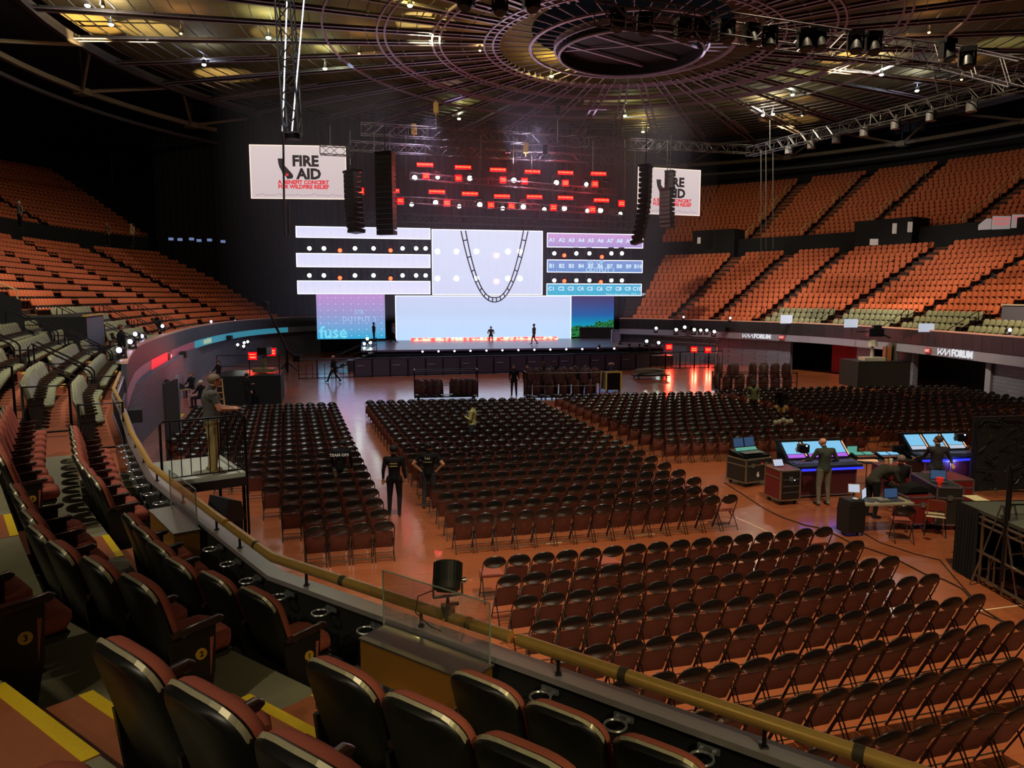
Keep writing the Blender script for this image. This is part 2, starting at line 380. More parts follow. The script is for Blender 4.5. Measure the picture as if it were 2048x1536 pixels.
for k in range(NB):
    a=2*math.pi*k/NB+.04
    for da in (-.28,.28):
        def q(r,z): 
            p=rp(r,a,z); return (p[0]-math.sin(a)*da,p[1]+math.cos(a)*da,z)
        p0=q(9,RZ); p1=q(DR,RZ+.25)
        mid=((p0[0]+p1[0])/2,(p0[1]+p1[1])/2,RZ+.12)
        L=DR-9; bm.box(mid,(L,.1,.16),a,0); bm.box((mid[0],mid[1],RZ+.03),(L,.17,.02),a,1)
        p2=rp(28.8,a,0); bm.box((p2[0]-math.sin(a)*da*1.9,p2[1]+math.cos(a)*da*1.9,RZ+.1),(6.4,.2,.03),a,1) if 0<a<math.pi else None
    r=9.5
    while r<DR:
        p=rp(r,a,RZ+.15); bm.box(p,(.12,.75,.1),a,1 if r<20 else 0); r+=2.1
struct(bm.build('ceiling_beams',[bmt,lbm]))
rg=MB()
def ring(mb,r,z,w,h,mat,n=88):
    vs=[]
    for k in range(n):
        a=2*math.pi*k/n; vs+=[rp(r,a,z),rp(r+w,a,z),rp(r+w,a,z+h),rp(r,a,z+h)]
    fs=[]
    for k in range(n):
        j=(k+1)%n
        for c in range(4): fs.append((4*k+c,4*k+(c+1)%4,4*j+(c+1)%4,4*j+c))
    mb.add(vs,fs,mat)
ring(rg,6.8,RZ-.1,.22,.14,1)
for r in (9.4,10.0,13.0,13.5,16.6,17.1,20.5): ring(rg,r,RZ-.02,.12,.16,1)
r=11.0
while r<DR:
    ring(rg,r,RZ+.45,.04,.07,0); r+=1.15
ring(rg,DR-.3,RZ-.2,.35,.6,0)
struct(rg.build('ceiling_purlins',[bmt,lbm]))
oc=MB()
ring(oc,4.85,RZ-.5,.12,.9,0); ring(oc,4.84,RZ-.54,.16,.1,1); ring(oc,5.15,RZ-.15,.14,.4,1)
oc.poly([rp(4.9,2*math.pi*k/60,RZ+.3) for k in range(60)],0)
for k in range(48):
    a=2*math.pi*k/48; p=rp(6.9,a,RZ+.02); oc.box(p,(3.9,.05,.06),a,1); oc.sph(rp(5.0,a,RZ-.02),.09,6,4,1)
aa=R(38)
for d in (-2.6,0,2.6):
    L=2*math.sqrt(4.8**2-d*d); oc.box((RC[0]-math.sin(aa)*d,RC[1]+math.cos(aa)*d,RZ+.1),(L,.2,.1),aa,1)
oc.box((RC[0],RC[1],RZ+.12),(9.5,.16,.08),R(-14),1)
struct(oc.build('ceiling_oculus',[blackwall,lbm]))
# ring girder and its bracing, outside the deck
gb=MB(); tanb=M('girder_tan',(116,102,78),.6)
ring(gb,42,RZ-1.2,.35,.35,0); ring(gb,42,RZ-2.4,.3,.25,1)
for k in range(22):
    a=2*math.pi*k/22+.12; b=a+math.pi/22
    p0=rp(42.2,a,RZ-1.1); p1=rp(DR,b,RZ+.4); p2=rp(42.2,a+2*math.pi/22,RZ-1.1)
    gb.tube([p0,p1],.13,5,0); gb.tube([p2,p1],.13,5,0); gb.tube([p0,rp(42.2,a,RZ+3)],.08,5,1); gb.box(p0,(.9,.9,.5),a,0)
struct(gb.build('ceiling_ring_girder',[tanb,bmt]))
# ---------------- roof lamps ----------------
lamp_shell=M('lamp_housing',(30,30,32),.5,.4)
LP=[((175,12),'w'),((222,50),'w'),((362,68),'o'),((537,76),'g'),((408,130),'b'),((650,138),'g'),((718,108),'o'),((960,102),'o'),((1103,153),'y'),((1250,232),'g'),((1286,264),'y'),((1858,66),'o'),((1834,182),'b'),((1763,150),'w'),((1585,190),'g'),((1526,231),'w'),((1546,229),'w'),((1604,232),'o'),((1923,160),'o'),((205,14),'o'),((918,238),'g'),((820,12),'y')]
LC={'w':(1,.97,.8),'o':(1,.55,.2),'g':(.85,1,.6),'b':(.7,.85,1),'y':(1,.8,.2)}
LN={'w':'white','o':'amber','g':'greenish white','b':'bluish white','y':'yellow'}
hs=MB(); hs.cyl((0,0,.05),(0,0,.38),.17,12,0,.1); hs.cyl((0,0,.38),(0,0,.95),.02,6,0)
hm=hs.mesh('lamp_housing',lamp_shell)
for i,((x,y),c) in enumerate(LP):
    p=at(x,y,RZ-.35); lc=LC[c]
    big=1.0 if c!='o' else .55
    e=empty('ceiling_lamp',p,0,f'{LN[c]} lamp glowing under the roof beams, number {i+1} counted from the left side',"lamp",'roof lamps')
    o=bpy.data.objects.new('lamp_housing',hm); C.objects.link(o); o.parent=e
    l=MB(); l.sph((0,0,.02),.16*big,10,6,0,(1,1,.6)); l.build('bulb',EM('bulb_'+c,tuple(int(255*v**.45) for v in lc),14 if c!='o' else 9),e,smooth=True)
    lamp('roof_lamp_light','POINT',(p.x,p.y,RZ+.15),(p.x,p.y,0),{'w':420,'o':110,'g':300,'b':300,'y':380}[c],lc,.2)
srt=sorted(range(len(LP)),key=lambda i:LP[i][0][0])
lampobjs=[o for o in C.objects if o.name.startswith('ceiling_lamp')]
side=lambda x:'far left of the roof' if x<300 else 'left of the roof' if x<700 else 'middle of the roof by the oculus' if x<1350 else 'right of the roof' if x<1700 else 'far right of the roof'
cnt={}
for o,((x,y),c) in zip(lampobjs,LP):
    key=(c,side(x)); cnt[key]=cnt.get(key,0)+1
    o['label']=f"{LN[c]} lamp, {ORD[cnt[key]-1]} of its colour at the {side(x)}"
# wash lights that strike the roof deck
for px,py,pw,cl in [(180,45,9000,(1,.72,.25)),(300,60,4200,(1,.85,.45)),(440,150,3000,(1,.8,.4)),(560,70,1500,(1,.9,.5)),(850,45,5000,(1,.92,.5)),(1690,110,8000,(1,.76,.35)),(1560,235,3000,(1,.7,.3)),(1420,60,500,(.9,.8,1)),(470,150,700,(1,.8,.4)),(1600,240,900,(1,.7,.3)),(900,170,700,(.8,.6,1)),(1200,200,900,(.9,.6,.9)),(2000,90,900,(.9,1,.6))]:
    p=at(px,py,RZ+1.2); lamp('deck_wash_light','SPOT',(p.x,p.y-1,RZ-2),(p.x,p.y,RZ+2),pw*.5,cl,.1,66,.35)
# ---------------- theater seats ----------------
redf=M('red_fabric',(158,84,68),.95,noise=.12,nscale=120,spec=.15); shell=M('seat_shell',(20,19,17),.42); trim=M('seat_edge_trim',(178,170,140),.35,.3)
wood=M('armrest_wood',(50,32,26),.22); olive=M('olive_vinyl',(128,130,98),.42,noise=.06,nscale=30); oliveshell=M('olive_shell',(116,120,94),.32); orange=M('orange_fabric',(194,102,66),.9,noise=.1,nscale=12,spec=.2)
discm=M('number_disc',(198,150,50),.5); inkm=M('ink',(30,24,16),.8)
redfar=M('red_brown_fabric',(150,62,44),.9,spec=.2)
def back_outline(w,z0,z1,n=14):
    r=.13; P=[(-w*.86,z0),(w*.86,z0),(w,z0+.12)]
    for i in range(n+1):
        a=math.pi*i/n; P.append((math.copysign(abs(math.cos(a))**.62,math.cos(a))*w,z1-r+r*math.sin(a)**.8))
    P.append((-w,z0+.12)); return P
def lean(x,z,d): return (x,-.12-(z-.42)*.29+d+x*x*.35,z)
def make_seat(kind,label,group,endr=False,endl=False,num=None):
    fab,sh,tr,cat=(redf,shell,trim,'seat') if kind=='red' else (olive,oliveshell,M('olive_trim',(190,190,160),.4),'seat')
    r=empty('theater_seat',(0,0,0),0,label,'seat',group)
    o=back_outline(.226,.38,.90)
    m=MB(); m.slab(o,[(.035,.055),(.012,.045),(.0,.02),(.004,0)],lean); m.build('back_cushion',fab,r,smooth=50)
    m=MB(); m.slab(o,[(.006,-.002),(-.002,-.02),(.012,-.045),(.05,-.062)],lean)
    m.build('back_shell',sh,r,smooth=50)
    m=MB(); tp=[lean(x,z+.004,-.012) for x,z in o if z>.80]; tp=sorted(tp,key=lambda p:p[0])
    for a,b in zip(tp,tp[1:]): m.prism([a,b,(b[0],b[1]-.014,b[2]-.014),(a[0],a[1]-.014,a[2]-.014)],(0,-.006,.006))
    m.build('edge_trim',tr,r,smooth=60)
    c=[(-.2,-.15),(.2,-.15),(.215,.0),(.2,.19),(.12,.235),(-.12,.235),(-.2,.19),(-.215,0)]
    fn=lambda x,z,d:(x,z,.385+d+.02*(z+.1))
    m=MB(); m.slab(c,[(.02,.0),(0,.03),(.0,.07),(.03,.098),(.09,.108)],fn); m.build('seat_cushion',fab,r,smooth=60)
    m=MB(); m.slab([(-.2,-.15),(.2,-.15),(.2,.2),(-.2,.2)],[(.02,-.05),(0,-.01)],fn); m.build('seat_pan',sh,r)
    arms=[1]+([-1] if endl else [])
    for sx in arms:
        x=sx*.243
        m=MB(); pts=[(x,-.17,.588),(x,-.1,.604),(x,.0,.612),(x,.085,.622),(x,.115,.622)]
        m.slab([(-.13-.05,0),(.1,0),(.125,.02),(.125,.03),(.1,.045),(-.15,.03),(-.18,.02)],[(.006,-.024),(0,-.016),(0,.016),(.006,.024)],lambda a,b,d:(x+d,a,.575+b+.06*(a+.18)))
        m.build('armrest',wood,r,smooth=50)
        m=MB(); m.prism([(x-.012,-.2,.56),(x-.012,.075,.59),(x-.012,.06,.32),(x-.012,.0,.02),(x-.012,-.12,.02),(x-.012,-.17,.3)],(.024,0,0)); 
        pn=m.build('side_panel',shell if kind=='red' else M('seat_side_dark',(40,34,30),.5),r)
        if num and sx==(1 if endr else -1):
            m=MB(); s_=1 if endr else -1
            m.cyl((x+.012*s_,-.02,.44),(x+.018*s_,-.02,.44),.033,20,0)
            text_mb(m,num,.045,1,Matrix.Translation((x+.019*s_,-.02,.44))@Matrix.Rotation(R(90*s_),4,'Z')@Matrix.Rotation(R(90),4,'X'),.001,.001)
            m.build('number_plate',[discm,inkm],pn)
            m=MB(); m.prism([(x+.013,.03,.3),(x+.013,.058,.52),(x+.013,.035,.52)],(.004,0,0)); m.build('red_panel_strip',redf,pn)
    m=MB(); m.tube([(.22,-.06,.0),(.22,-.06,.1),(.22,.02,.3)],.02,6); m.box((.22,-.03,.008),(.09,.2,.016)); m.build('floor_bracket',M('bracket_grey',(120,118,104),.6),r,smooth=40)
    return r
def seat_positions(s0,s1,k,t0,pitch=.487,left=False):
    """evenly spaced places on row k between two aisles; yields (s, x, y, rz)"""
    t=t0; S=[s0+(s1-s0)*i/60 for i in range(61)]; P=[pt(s,t) for s in S]; cu=[0]
    for a,b in zip(P,P[1:]): cu.append(cu[-1]+math.hypot(b[0]-a[0],b[1]-a[1]))
    n=int(cu[-1]/pitch); out=[]; off=pitch/2 if left else (cu[-1]-(n-1)*pitch)/2
    for i in range(n):
        d=off+i*pitch
        j=0
        while j<59 and cu[j+1]<d: j+=1
        f=(d-cu[j])/(cu[j+1]-cu[j]+1e-9); s=S[j]+(S[j+1]-S[j])*f
        p=pt(s,t); q=pt(s,t+1); out.append((s,p[0],p[1],math.atan2(p[1]-q[1],p[0]-q[0])-math.pi/2))
    return out
def place_row(kind,proto,s0,s1,k,name,rowname,fromend,left=False,group=None,lim=99):
    L=seat_positions(s0,s1,k,.62+TR*k,left=left)
    n=len(L)
    for i,(s,x,y,rz) in enumerate(L):
        if i>=lim: break
        z=zrow(k)
        if not inframe((x,y,z+.8),130) and not inframe((x,y,z+.1),130): continue
        o=ORD[i] if fromend=='left' else ORD[n-1-i]
        lab=f"{name} seat, {o} from the {'left' if fromend=='left' else 'right'} in the {rowname} of {group[1]}"
        dup(proto,(x,y,z),rz,lab,group[0])
HID=Vector((0,-8,0))
def proto_seat(*a,**k):
    r=make_seat(*a,**k); return r
protos=[]
pr_red=proto_seat('red','x','x'); protos.append(pr_red)
pr_end={n:proto_seat('red','x','x',endr=True,num=n) for n in '123'}; protos+=pr_end.values()
pr_endl=proto_seat('red','x','x',endl=True); protos.append(pr_endl)
pr_ol=proto_seat('olive','x','x'); protos.append(pr_ol); pr_oll=proto_seat('olive','x','x',endl=True); protos.append(pr_oll)
ROWN=['front row','second row','third row','fourth row','fifth row','sixth row']
def near_rows(s0,s1,secname,grp,fromend,kmax,kind,pitch=.487):
    for k in range(kmax):
        L=seat_positions(s0,s1,k,.62+TR*k,pitch)
        # keep the aisle end exact
        n=len(L)
        for i,(s,x,y,rz) in enumerate(L):
            z=zrow(k)
            if not (inframe((x,y,z+.9),60) or inframe((x,y,z+.3),60)): continue
            if math.hypot(x,y)<.75: continue
            if kind=='red': pr=pr_end.get(str(k+1),pr_end['3']) if (i==n-1 and s0<1) else pr_endl if i==0 else pr_red
            else: pr=pr_oll if i==0 else pr_ol
            j=i if fromend=='left' else n-1-i
            w='red upholstered' if kind=='red' else 'olive grey vinyl'
            dup(pr,(x,y,z),rz,f"{w} seat, {ORD[j]} from {fromend}, {ROWN[k]} of {secname}",grp)
near_rows(-1.78,1.45,'section with numbered ends','red seats before the numbered aisle','right',5,'red')
near_rows(2.42,9.0,'section nearest the bottom edge','red seats at the bottom edge','left',4,'red')
near_rows(-7.25,-2.72,'curved section by kinked rail','red seats by the kinked rail','left',4,'red')
near_rows(-15.9,-10.1,'the nearest olive section','olive seats nearest the camera','right',5,'olive',.5)
near_rows(-23.7,-17.1,'the second olive section','olive seats of the second section','right',5,'olive',.5)
for p in protos:
    for c in list(kids(p)):
        for g in list(kids(c)): bpy.data.objects.remove(g)
        bpy.data.objects.remove(c)
    bpy.data.objects.remove(p)
KIDS.clear()
# ---------------- far arena seats: the nearest ones singly, the rest as one ----------------
def far_seat_mb(stripe=False):
    m=MB(); o=[(-.2,.40),(.2,.40),(.225,.6),(.225,.8),(.17,.88),(.07,.9),(-.07,.9),(-.17,.88),(-.225,.8),(-.225,.6)]
    m.slab(o,[(.02,.06),(0,.035),(.01,-.03)],lambda x,z,d:(x,-.1-(z-.42)*.25+d,z))
    m.m[0:20]=[0]*20
    m.slab([(-.2,-.12),(.2,-.12),(.2,.18),(-.2,.18)],[(.02,.0),(0,.05),(.03,.09)],lambda x,z,d:(x,z,.37+d))
    m.box((.235,.0,.58),(.04,.3,.035),0,1); m.box((.235,-.03,.3),(.02,.18,.56),0,1)
    if stripe: m.box((0,-.18,.885),(.3,.05,.025),0,2)
    return m
FM={'orange':far_seat_mb().mesh('arena_seat',[orange,wood],True),'olive':far_seat_mb(True).mesh('arena_seat',[olive,M('seat_side_dark',(40,34,30),.5),M('olive_trim',(190,190,160),.4)],True)}
FMB={'orange':far_seat_mb(),'olive':far_seat_mb(True)}
AL=[-70.2,-62.6,-55.1,-47.5,-39.8,-32.0,-24.3,-16.5]
AR=[46,54.5,60.5,66.5,72.7,78.5,82.7,86.5,90.6]
cand=[]
def sec_rows(aisles,side):
    for i in range(len(aisles)-1):
        a,b=aisles[i]+.42,aisles[i+1]-.42
        b=min(b,CUM[-1]-.05)
        for k in range(NLOW):
            if k==5 and side=='left': a+=.12; b-=.12
            if side=='left' and k<5 and a>-24: continue
            kind='olive' if (k<5 and side=='left' and a>-47) or (k<4 and side=='right' and b<79) else 'orange'
            for j,(s,x,y,rz) in enumerate(seat_positions(a,b,k,.62+TR*k,.5)):
                if (-31<s<-26.5 and 1.2<.62+TR*k<5) or (51.6<s<60 and 2.8<.62+TR*k<5.6) or (-25<s<-23.6 and k>3 and k<11): continue
                cand.append((kind,side,i,k,j,x,y,zrow(k),rz,'lower'))
        for k in range(1,NUP+1):
            a2,b2=aisles[i]+.3,aisles[i+1]-.3
            for j,(s,x,y,rz) in enumerate(seat_positions(a2,b2,k,TU+UT*k+.5,.5)):
                cand.append(('orange',side,i,k,j,x,y,ZU+UR*k,rz,'upper'))
sec_rows(AL,'left'); sec_rows(AR,'right')
for k in range(5,NLOW):
    for j,(s,x,y,rz) in enumerate(seat_positions(-16.1,-10,k,.62+TR*k,.5)): cand.append(('orange','left',7,k,j,x,y,zrow(k),rz,'lower'))
def blocked(c):
    kind,side,i,k,j,x,y,z,rz,tier=c
    return (side=='left' and i==5 and tier=='lower' and 3<=k<=7 and j<6)
cand=[c for c in cand if inframe((c[5],c[6],c[7]+.6),10) and not blocked(c)]
def stuff_mesh(name,proto,places,mats,label,cat,group=None):
    mb=MB()
    for (x,y,z,rz) in places:
        c,s=math.cos(rz),math.sin(rz); o=len(mb.v)
        mb.v+=[(x+vx*c-vy*s,y+vx*s+vy*c,z+vz) for vx,vy,vz in proto.v]; mb.f+=[tuple(q+o for q in f) for f in proto.f]; mb.m+=proto.m
    o=mb.build(name,mats,smooth=True); tag(o,label,cat,group,'stuff'); return o
SECN={'left':['farthest','fifth','fourth','third','second','next','nearest','first'],'right':[]}
for kind in ('orange','olive'):
    L=sorted([c for c in cand if c[0]==kind],key=lambda c:c[5]**2+c[6]**2+(c[7]-H)**2)
    nind=165 if kind=='orange' else 130
    for c in L[:nind]:
        _,side,i,k,j,x,y,z,rz,tier=c
        o=bpy.data.objects.new('arena_seat',FM[kind]); C.objects.link(o); o.location=(x,y,z); o.rotation_euler=(0,0,rz)
        nsec=(len(AL)-1-i) if side=='left' else i
        tag(o,f"{kind} {tier} tier seat, {ORD[min(j,22)]} along row {k+1} of {ORD[nsec]} {side} section",'seat',f'{kind} seats of the {side} side')
    rest=[(c[5],c[6],c[7],c[8]) for c in L[nind:]]
    if rest: stuff_mesh('arena_seat',FMB[kind],rest,[m for m in FM[kind].materials],f"distant {kind} seats filling the far rows of the seating bowl",'seats',None)
# ---------------- aisle steps with yellow nosings ----------------
goldn=M('gold_step',(196,138,60),.6)
def aisle(sc_,w,k0,k1,tier,ymat,name='floor_aisle_steps',base=None):
    m=MB()
    for k in range(k0,k1):
        if tier=='low': t,z,dz,tr=trow(k+1),zrow(k+1),zrow(k+1)-zrow(k),TR; tt=(k+1)*TR+.02
        else: t,z,dz,tr=TU+UT*(k+1),ZU+UR*(k+1),UR,UT; tt=t
        for h,(ta,tb,zz) in enumerate(((tt-.36,tt,z-dz/2),(tt,tt+.47,z+.004))):
            a0,a1=pt(sc_-w,ta),pt(sc_+w,ta); b0,b1=pt(sc_-w,tb),pt(sc_+w,tb)
            z0=z-dz if h==0 else z-.05
            lo=[(a0[0],a0[1],z0),(a1[0],a1[1],z0),(b1[0],b1[1],z0),(b0[0],b0[1],z0)]
            m.prism(lo,(0,0,zz-z0),0)
            c0,c1=pt(sc_-w,ta+.065),pt(sc_+w,ta+.065)
            m.prism([(a0[0],a0[1],zz+.001),(a1[0],a1[1],zz+.001),(c1[0],c1[1],zz+.001),(c0[0],c0[1],zz+.001)],(0,0,.003),1)
    return struct(m.build(name,[carpet if base is None else base,ymat]))
stepc=M('aisle_step_paint',(166,96,62),.55,noise=.15,nscale=25,bump=.3,bscale=220)
aisle(2.0,.41,0,5,'low',yellow,base=stepc); aisle(-2.22,.4,0,4,'low',yellow,base=stepc)
for s in AL[1:]: aisle(s,.4,0 if s>-47 else 0,NLOW,'low',yellow if s>-40 else goldn); aisle(s,.3,1,NUP,'up',goldn)
for s in AR[1:-1]: aisle(s,.4,0,NLOW,'low',goldn); aisle(s,.3,1,NUP,'up',goldn)
# ---------------- handrails ----------------
railc=M('handrail_gold',(220,190,130),.5,.2)
def rail_up(s,side,kk,mat,label):
    """stepped handrail runs beside an upper aisle"""
    m=MB(); pts=[]
    for i,k in enumerate(range(kk[0],kk[1],1)):
        x,y=pt(s,TU+UT*k); z=ZU+UR*k
        pts.append((x,y,z+.95))
        if i%2==0: m.cyl((x,y,z),(x,y,z+.95),.034,5)
        if i%4==3 and len(pts)>1: m.tube(pts,.045,5); pts2=[(p[0],p[1],p[2]-.35) for p in pts]; m.tube(pts2,.03,5); pts=[]
    if len(pts)>1: m.tube(pts,.028,5)
    if m.v: tag(m.build('aisle_handrail',mat,smooth=True),label,'handrail',f'upper tier handrails {side}')
for i,s in enumerate(AR[1:-1]):
    rail_up(s+.4,'right',(1,17),railc,f"gold stepped handrail beside the {ORD[i]} upper tier aisle from the right")
for i,s in enumerate(AL[2:]): rail_up(s+.4,'left',(1,17),railc,f"gold stepped handrail beside the {ORD[len(AL)-3-i]} upper tier aisle from the left")
def loop_rail(p0,p1,z0,z1,label,h=.95,grp=None,mat=None):
    """bent tube rail running down the aisle from (p0,z0) to (p1,z1), two bars"""
    e=empty('loop_handrail',(p0[0],p0[1],z0),0,label,'handrail',grp); m=MB()
    d=Vector((p1[0]-p0[0],p1[1]-p0[1],z1-z0)); a=Vector((0,0,0)); b=d
    f=Vector((d.x,d.y,0)).normalized()*.12
    m.tube([a,a+Vector((0,0,h-.1)),a+f*.6+Vector((0,0,h)),b-f*.6+Vector((0,0,h)),b+Vector((0,0,h-.1)),b],.024,7); m.build('top_rail',mat or blackm,e,smooth=60)
    m=MB(); m.tube([a+Vector((0,0,h-.45)),b+Vector((0,0,h-.45))],.02,6); m.build('lower_bar',mat or blackm,e,smooth=60)
n=0
for si,s in enumerate(AL[2:]):
    if s<-48: continue
    for k in (0,2):
        for ds in (-.45,.45):
            t0=.35+TR*(k+2); t1=.35+TR*k+.3
            dist=ORD[len(AL)-3-si]
            loop_rail(pt(s+ds,t0),pt(s+ds,t1),zrow(k+2),zrow(k),f"black two bar handrail on the {'far' if ds<0 else 'near'} side of {dist} olive aisle, {'lower' if k==0 else 'upper'} flight",.95,'black loop rails of the olive aisles')
for si,s in enumerate(AR[1:6]):
    for ds in (-.45,.45):
        loop_rail(pt(s+ds,.35+TR*3),pt(s+ds,.9),zrow(3),zrow(0),f"dark handrail on the {'far' if ds>0 else 'near'} side of {ORD[si]} right olive aisle",.95,'dark rails of the right aisles')
# cross walk between red and olive seats: bars and platforms
for k in (0,1,2,3):
    a=pt(-9.3,.1+TR*k+.0); b=pt(-9.3,.1+TR*(k+1)-.12)
    m=MB(); z=zrow(k); m.tube([(*a,z),(*a,z+.92),(*b,z+.92),(*b,z)],.025,7); m.tube([(*a,z+.1),(*b,z+.1)],.018,6)
    tag(m.build('crosswalk_rail',blackm,smooth=60),f"black square handrail across the {ROWN[k]} gap before the olive seats",'handrail','cross walk rails')
    for (s_,nm) in ((-16.5,'first'),(-24.3,'second')):
        a=pt(s_+.6,.75+TR*k); b=pt(s_+.6,.1+TR*k)
        m=MB(); m.tube([(*a,z),(*a,z+.8),(*b,z+.8)],.02,6)
        tag(m.build('row_end_bar',blackm,smooth=60),f"black end bar closing the {ROWN[k]} at {nm} olive aisle",'handrail','row end bars')
# ---------------- brass rail, ledge fittings ----------------
def path_pts(s0,s1,t,z,step=4):
    return [(*pt(s,t),z) for s in samples(s0,s1,step)]
for (a,b,lab) in ((-18.0,-10.2,'worn brass rail on top of the low wall by the olive seats'),(-9.3,-1.2,'brass handrail with a kink beside the camera platform'),(-1.12,2.46,'brass handrail section behind the glass panel and clamped spotlight'),(2.52,29,'long gold handrail section running to the bottom right corner')):
    e=empty('brass_handrail',(*pt(a,.07),3.17),0,lab,'handrail','brass rail sections')
    o=e.location; m=MB(); P=[(x-o.x,y-o.y,z-o.z) for x,y,z in path_pts(a,b,.07,3.35)]
    m.tube(P,.04,12); m.build('rail_tube',gold,e,smooth=50)
    s=a+.3
    while s<b:
        x,y=pt(s,.07); m=MB(); m.cyl((x-o.x,y-o.y,.04),(x-o.x,y-o.y,.16),.012,8); m.box((x-o.x,y-o.y,.045),(.04,.04,.012)); m.build('rail_post',darksteel,e,smooth=40)
        if s>-1 and s<9:
            q=pt(s+.42,.07);q2=pt(s+.47,.07); m=MB(); m.cyl((q[0]-o.x,q[1]-o.y,.18),(q2[0]-o.x,q2[1]-o.y,.18),.0415,12); m.build('tape_band',M('tape_dark',(60,54,40),.6),e,smooth=50)
        s+=1.25
silver=M('cup_silver',(170,172,180),.3,.8)
cm=MB(); 
cm.tube([(.062*math.cos(2*math.pi*k/20),.062*math.sin(2*math.pi*k/20),0) for k in range(20)],.008,6,0,True)
cm.box((-.035,.075,.0),(.02,.06,.012)); cm.box((.035,.075,.0),(.02,.06,.012)); cm.box((0,.1,.0),(.12,.02,.03))
CUP=cm.mesh('cup_holder',silver,40)
i=0
for s in [-7.2+.5*k for k in range(40)]:
    if 1.35<s<2.5 or -2.85<s<-1.6: continue
    a=pt(s,.23); b=pt(s,1.23)
    if not inframe((*a,3.1),20): continue
    o=bpy.data.objects.new('cup_holder',CUP); C.objects.link(o); o.location=(*a,3.13); o.rotation_euler=(0,0,math.atan2(a[1]-b[1],a[0]-b[0])-math.pi/2)
    sec='left of the kink' if s<0 else 'between kink and glass panel' if s<1.4 else 'right of the glass panel'
    cnt[('cup',sec)]=cnt.get(('cup',sec),0)+1
    tag(o,f"silver ring cup holder, {ORD[cnt[('cup',sec)]-1]} along the ledge {sec}",'cup holder','cup holders under the ledge')
glass=M('clear_glass',(235,245,245),.03,trans=1.0,alpha=.35); glassedge=M('glass_edge',(150,160,150),.2)
for a,b,lab in ((-2.75,-1.7,'clear glass guard panel beside the camera platform'),(1.45,2.4,'clear glass guard panel standing in front of the spotlight')):
    A=pt(a,.2);B=pt(b,.2); e=empty('glass_guard',(*A,3.2),0,lab,'glass panel','glass guards'); dx,dy=B[0]-A[0],B[1]-A[1]; L=math.hypot(dx,dy); ang=math.atan2(dy,dx); e.rotation_euler=(0,0,ang)
    m=MB(); m.box((L/2,0,.2),(L,.008,.4)); m.build('pane',glass,e)
    m=MB(); m.box((L/2,0,.403),(L,.012,.006)); m.box((.003,0,.2),(.006,.012,.4)); m.box((L-.003,0,.2),(.006,.012,.4)); m.build('pane_edge',glassedge,e)
    e2=empty('ledge_box',(*A,2.85),ang,lab.replace('clear glass guard panel','brown metal ledge box under the glass').replace('standing in front of the spotlight','holding the spotlight end').replace('beside the camera platform','by the camera platform'),'ledge box','ledge boxes')
    m=MB(); m.box((L/2,-.1,.2),(L,.24,.26)); m.build('box_front',M('box_brown',(150,104,44),.4,.4),e2)
    m=MB(); m.box((L/2,-.1,.335),(L+.02,.26,.012)); m.build('box_top',alu,e2)
# spotlight clamped to the rail
sx,sy=pt(1.93,.07); e=empty('clamped_spotlight',(sx,sy,3.35),R(20),'black ribbed spotlight on a yoke clamped to the brass rail','spotlight')
m=MB(); m.box((0,0,.03),(.07,.1,.09)); m.cyl((0,0,.05),(0,0,.14),.012,8); m.box((.03,0,.08),(.09,.025,.02)); m.build('clamp',blackm,e)
m=MB(); m.box((.0,0,.145),(.2,.03,.012)); m.box((-.1,0,.2),(.008,.03,.12)); m.box((.1,0,.2),(.008,.03,.12)); m.cyl((.09,0,.24),(.125,0,.24),.02,10); m.build('yoke',alu,e,smooth=40)
m=MB(); m.M=Matrix.Translation((0,0,.28))@Matrix.Rotation(R(-28),4,'X')@Matrix.Rotation(R(10),4,'Y')
m.tube([(0,0,-.1),(0,0,-.085),(0,0,.09),(0,0,.1)],[.07,.088,.092,.08],24)
for k in range(24):
    a=2*math.pi*k/24; m.box((.093*math.cos(a),.093*math.sin(a),.03),(.012,.006,.12),a)
m.build('lamp_body',M('ribbed_black',(34,34,32),.6),e,smooth=40)
m=MB(); m.tube([(-.08,0,.2),(-.2,.02,.16),(-.22,.02,.05),(-.12,0,-.06),(-.05,0,-.1)],.004,5); m.build('cable',black,e)
m=MB(); m.prism([(-.06,-.04,-.01),(.07,-.04,-.01),(.02,-.04,.05)],(0,-.004,0)); m.build('yellow_tag',yellow,e)
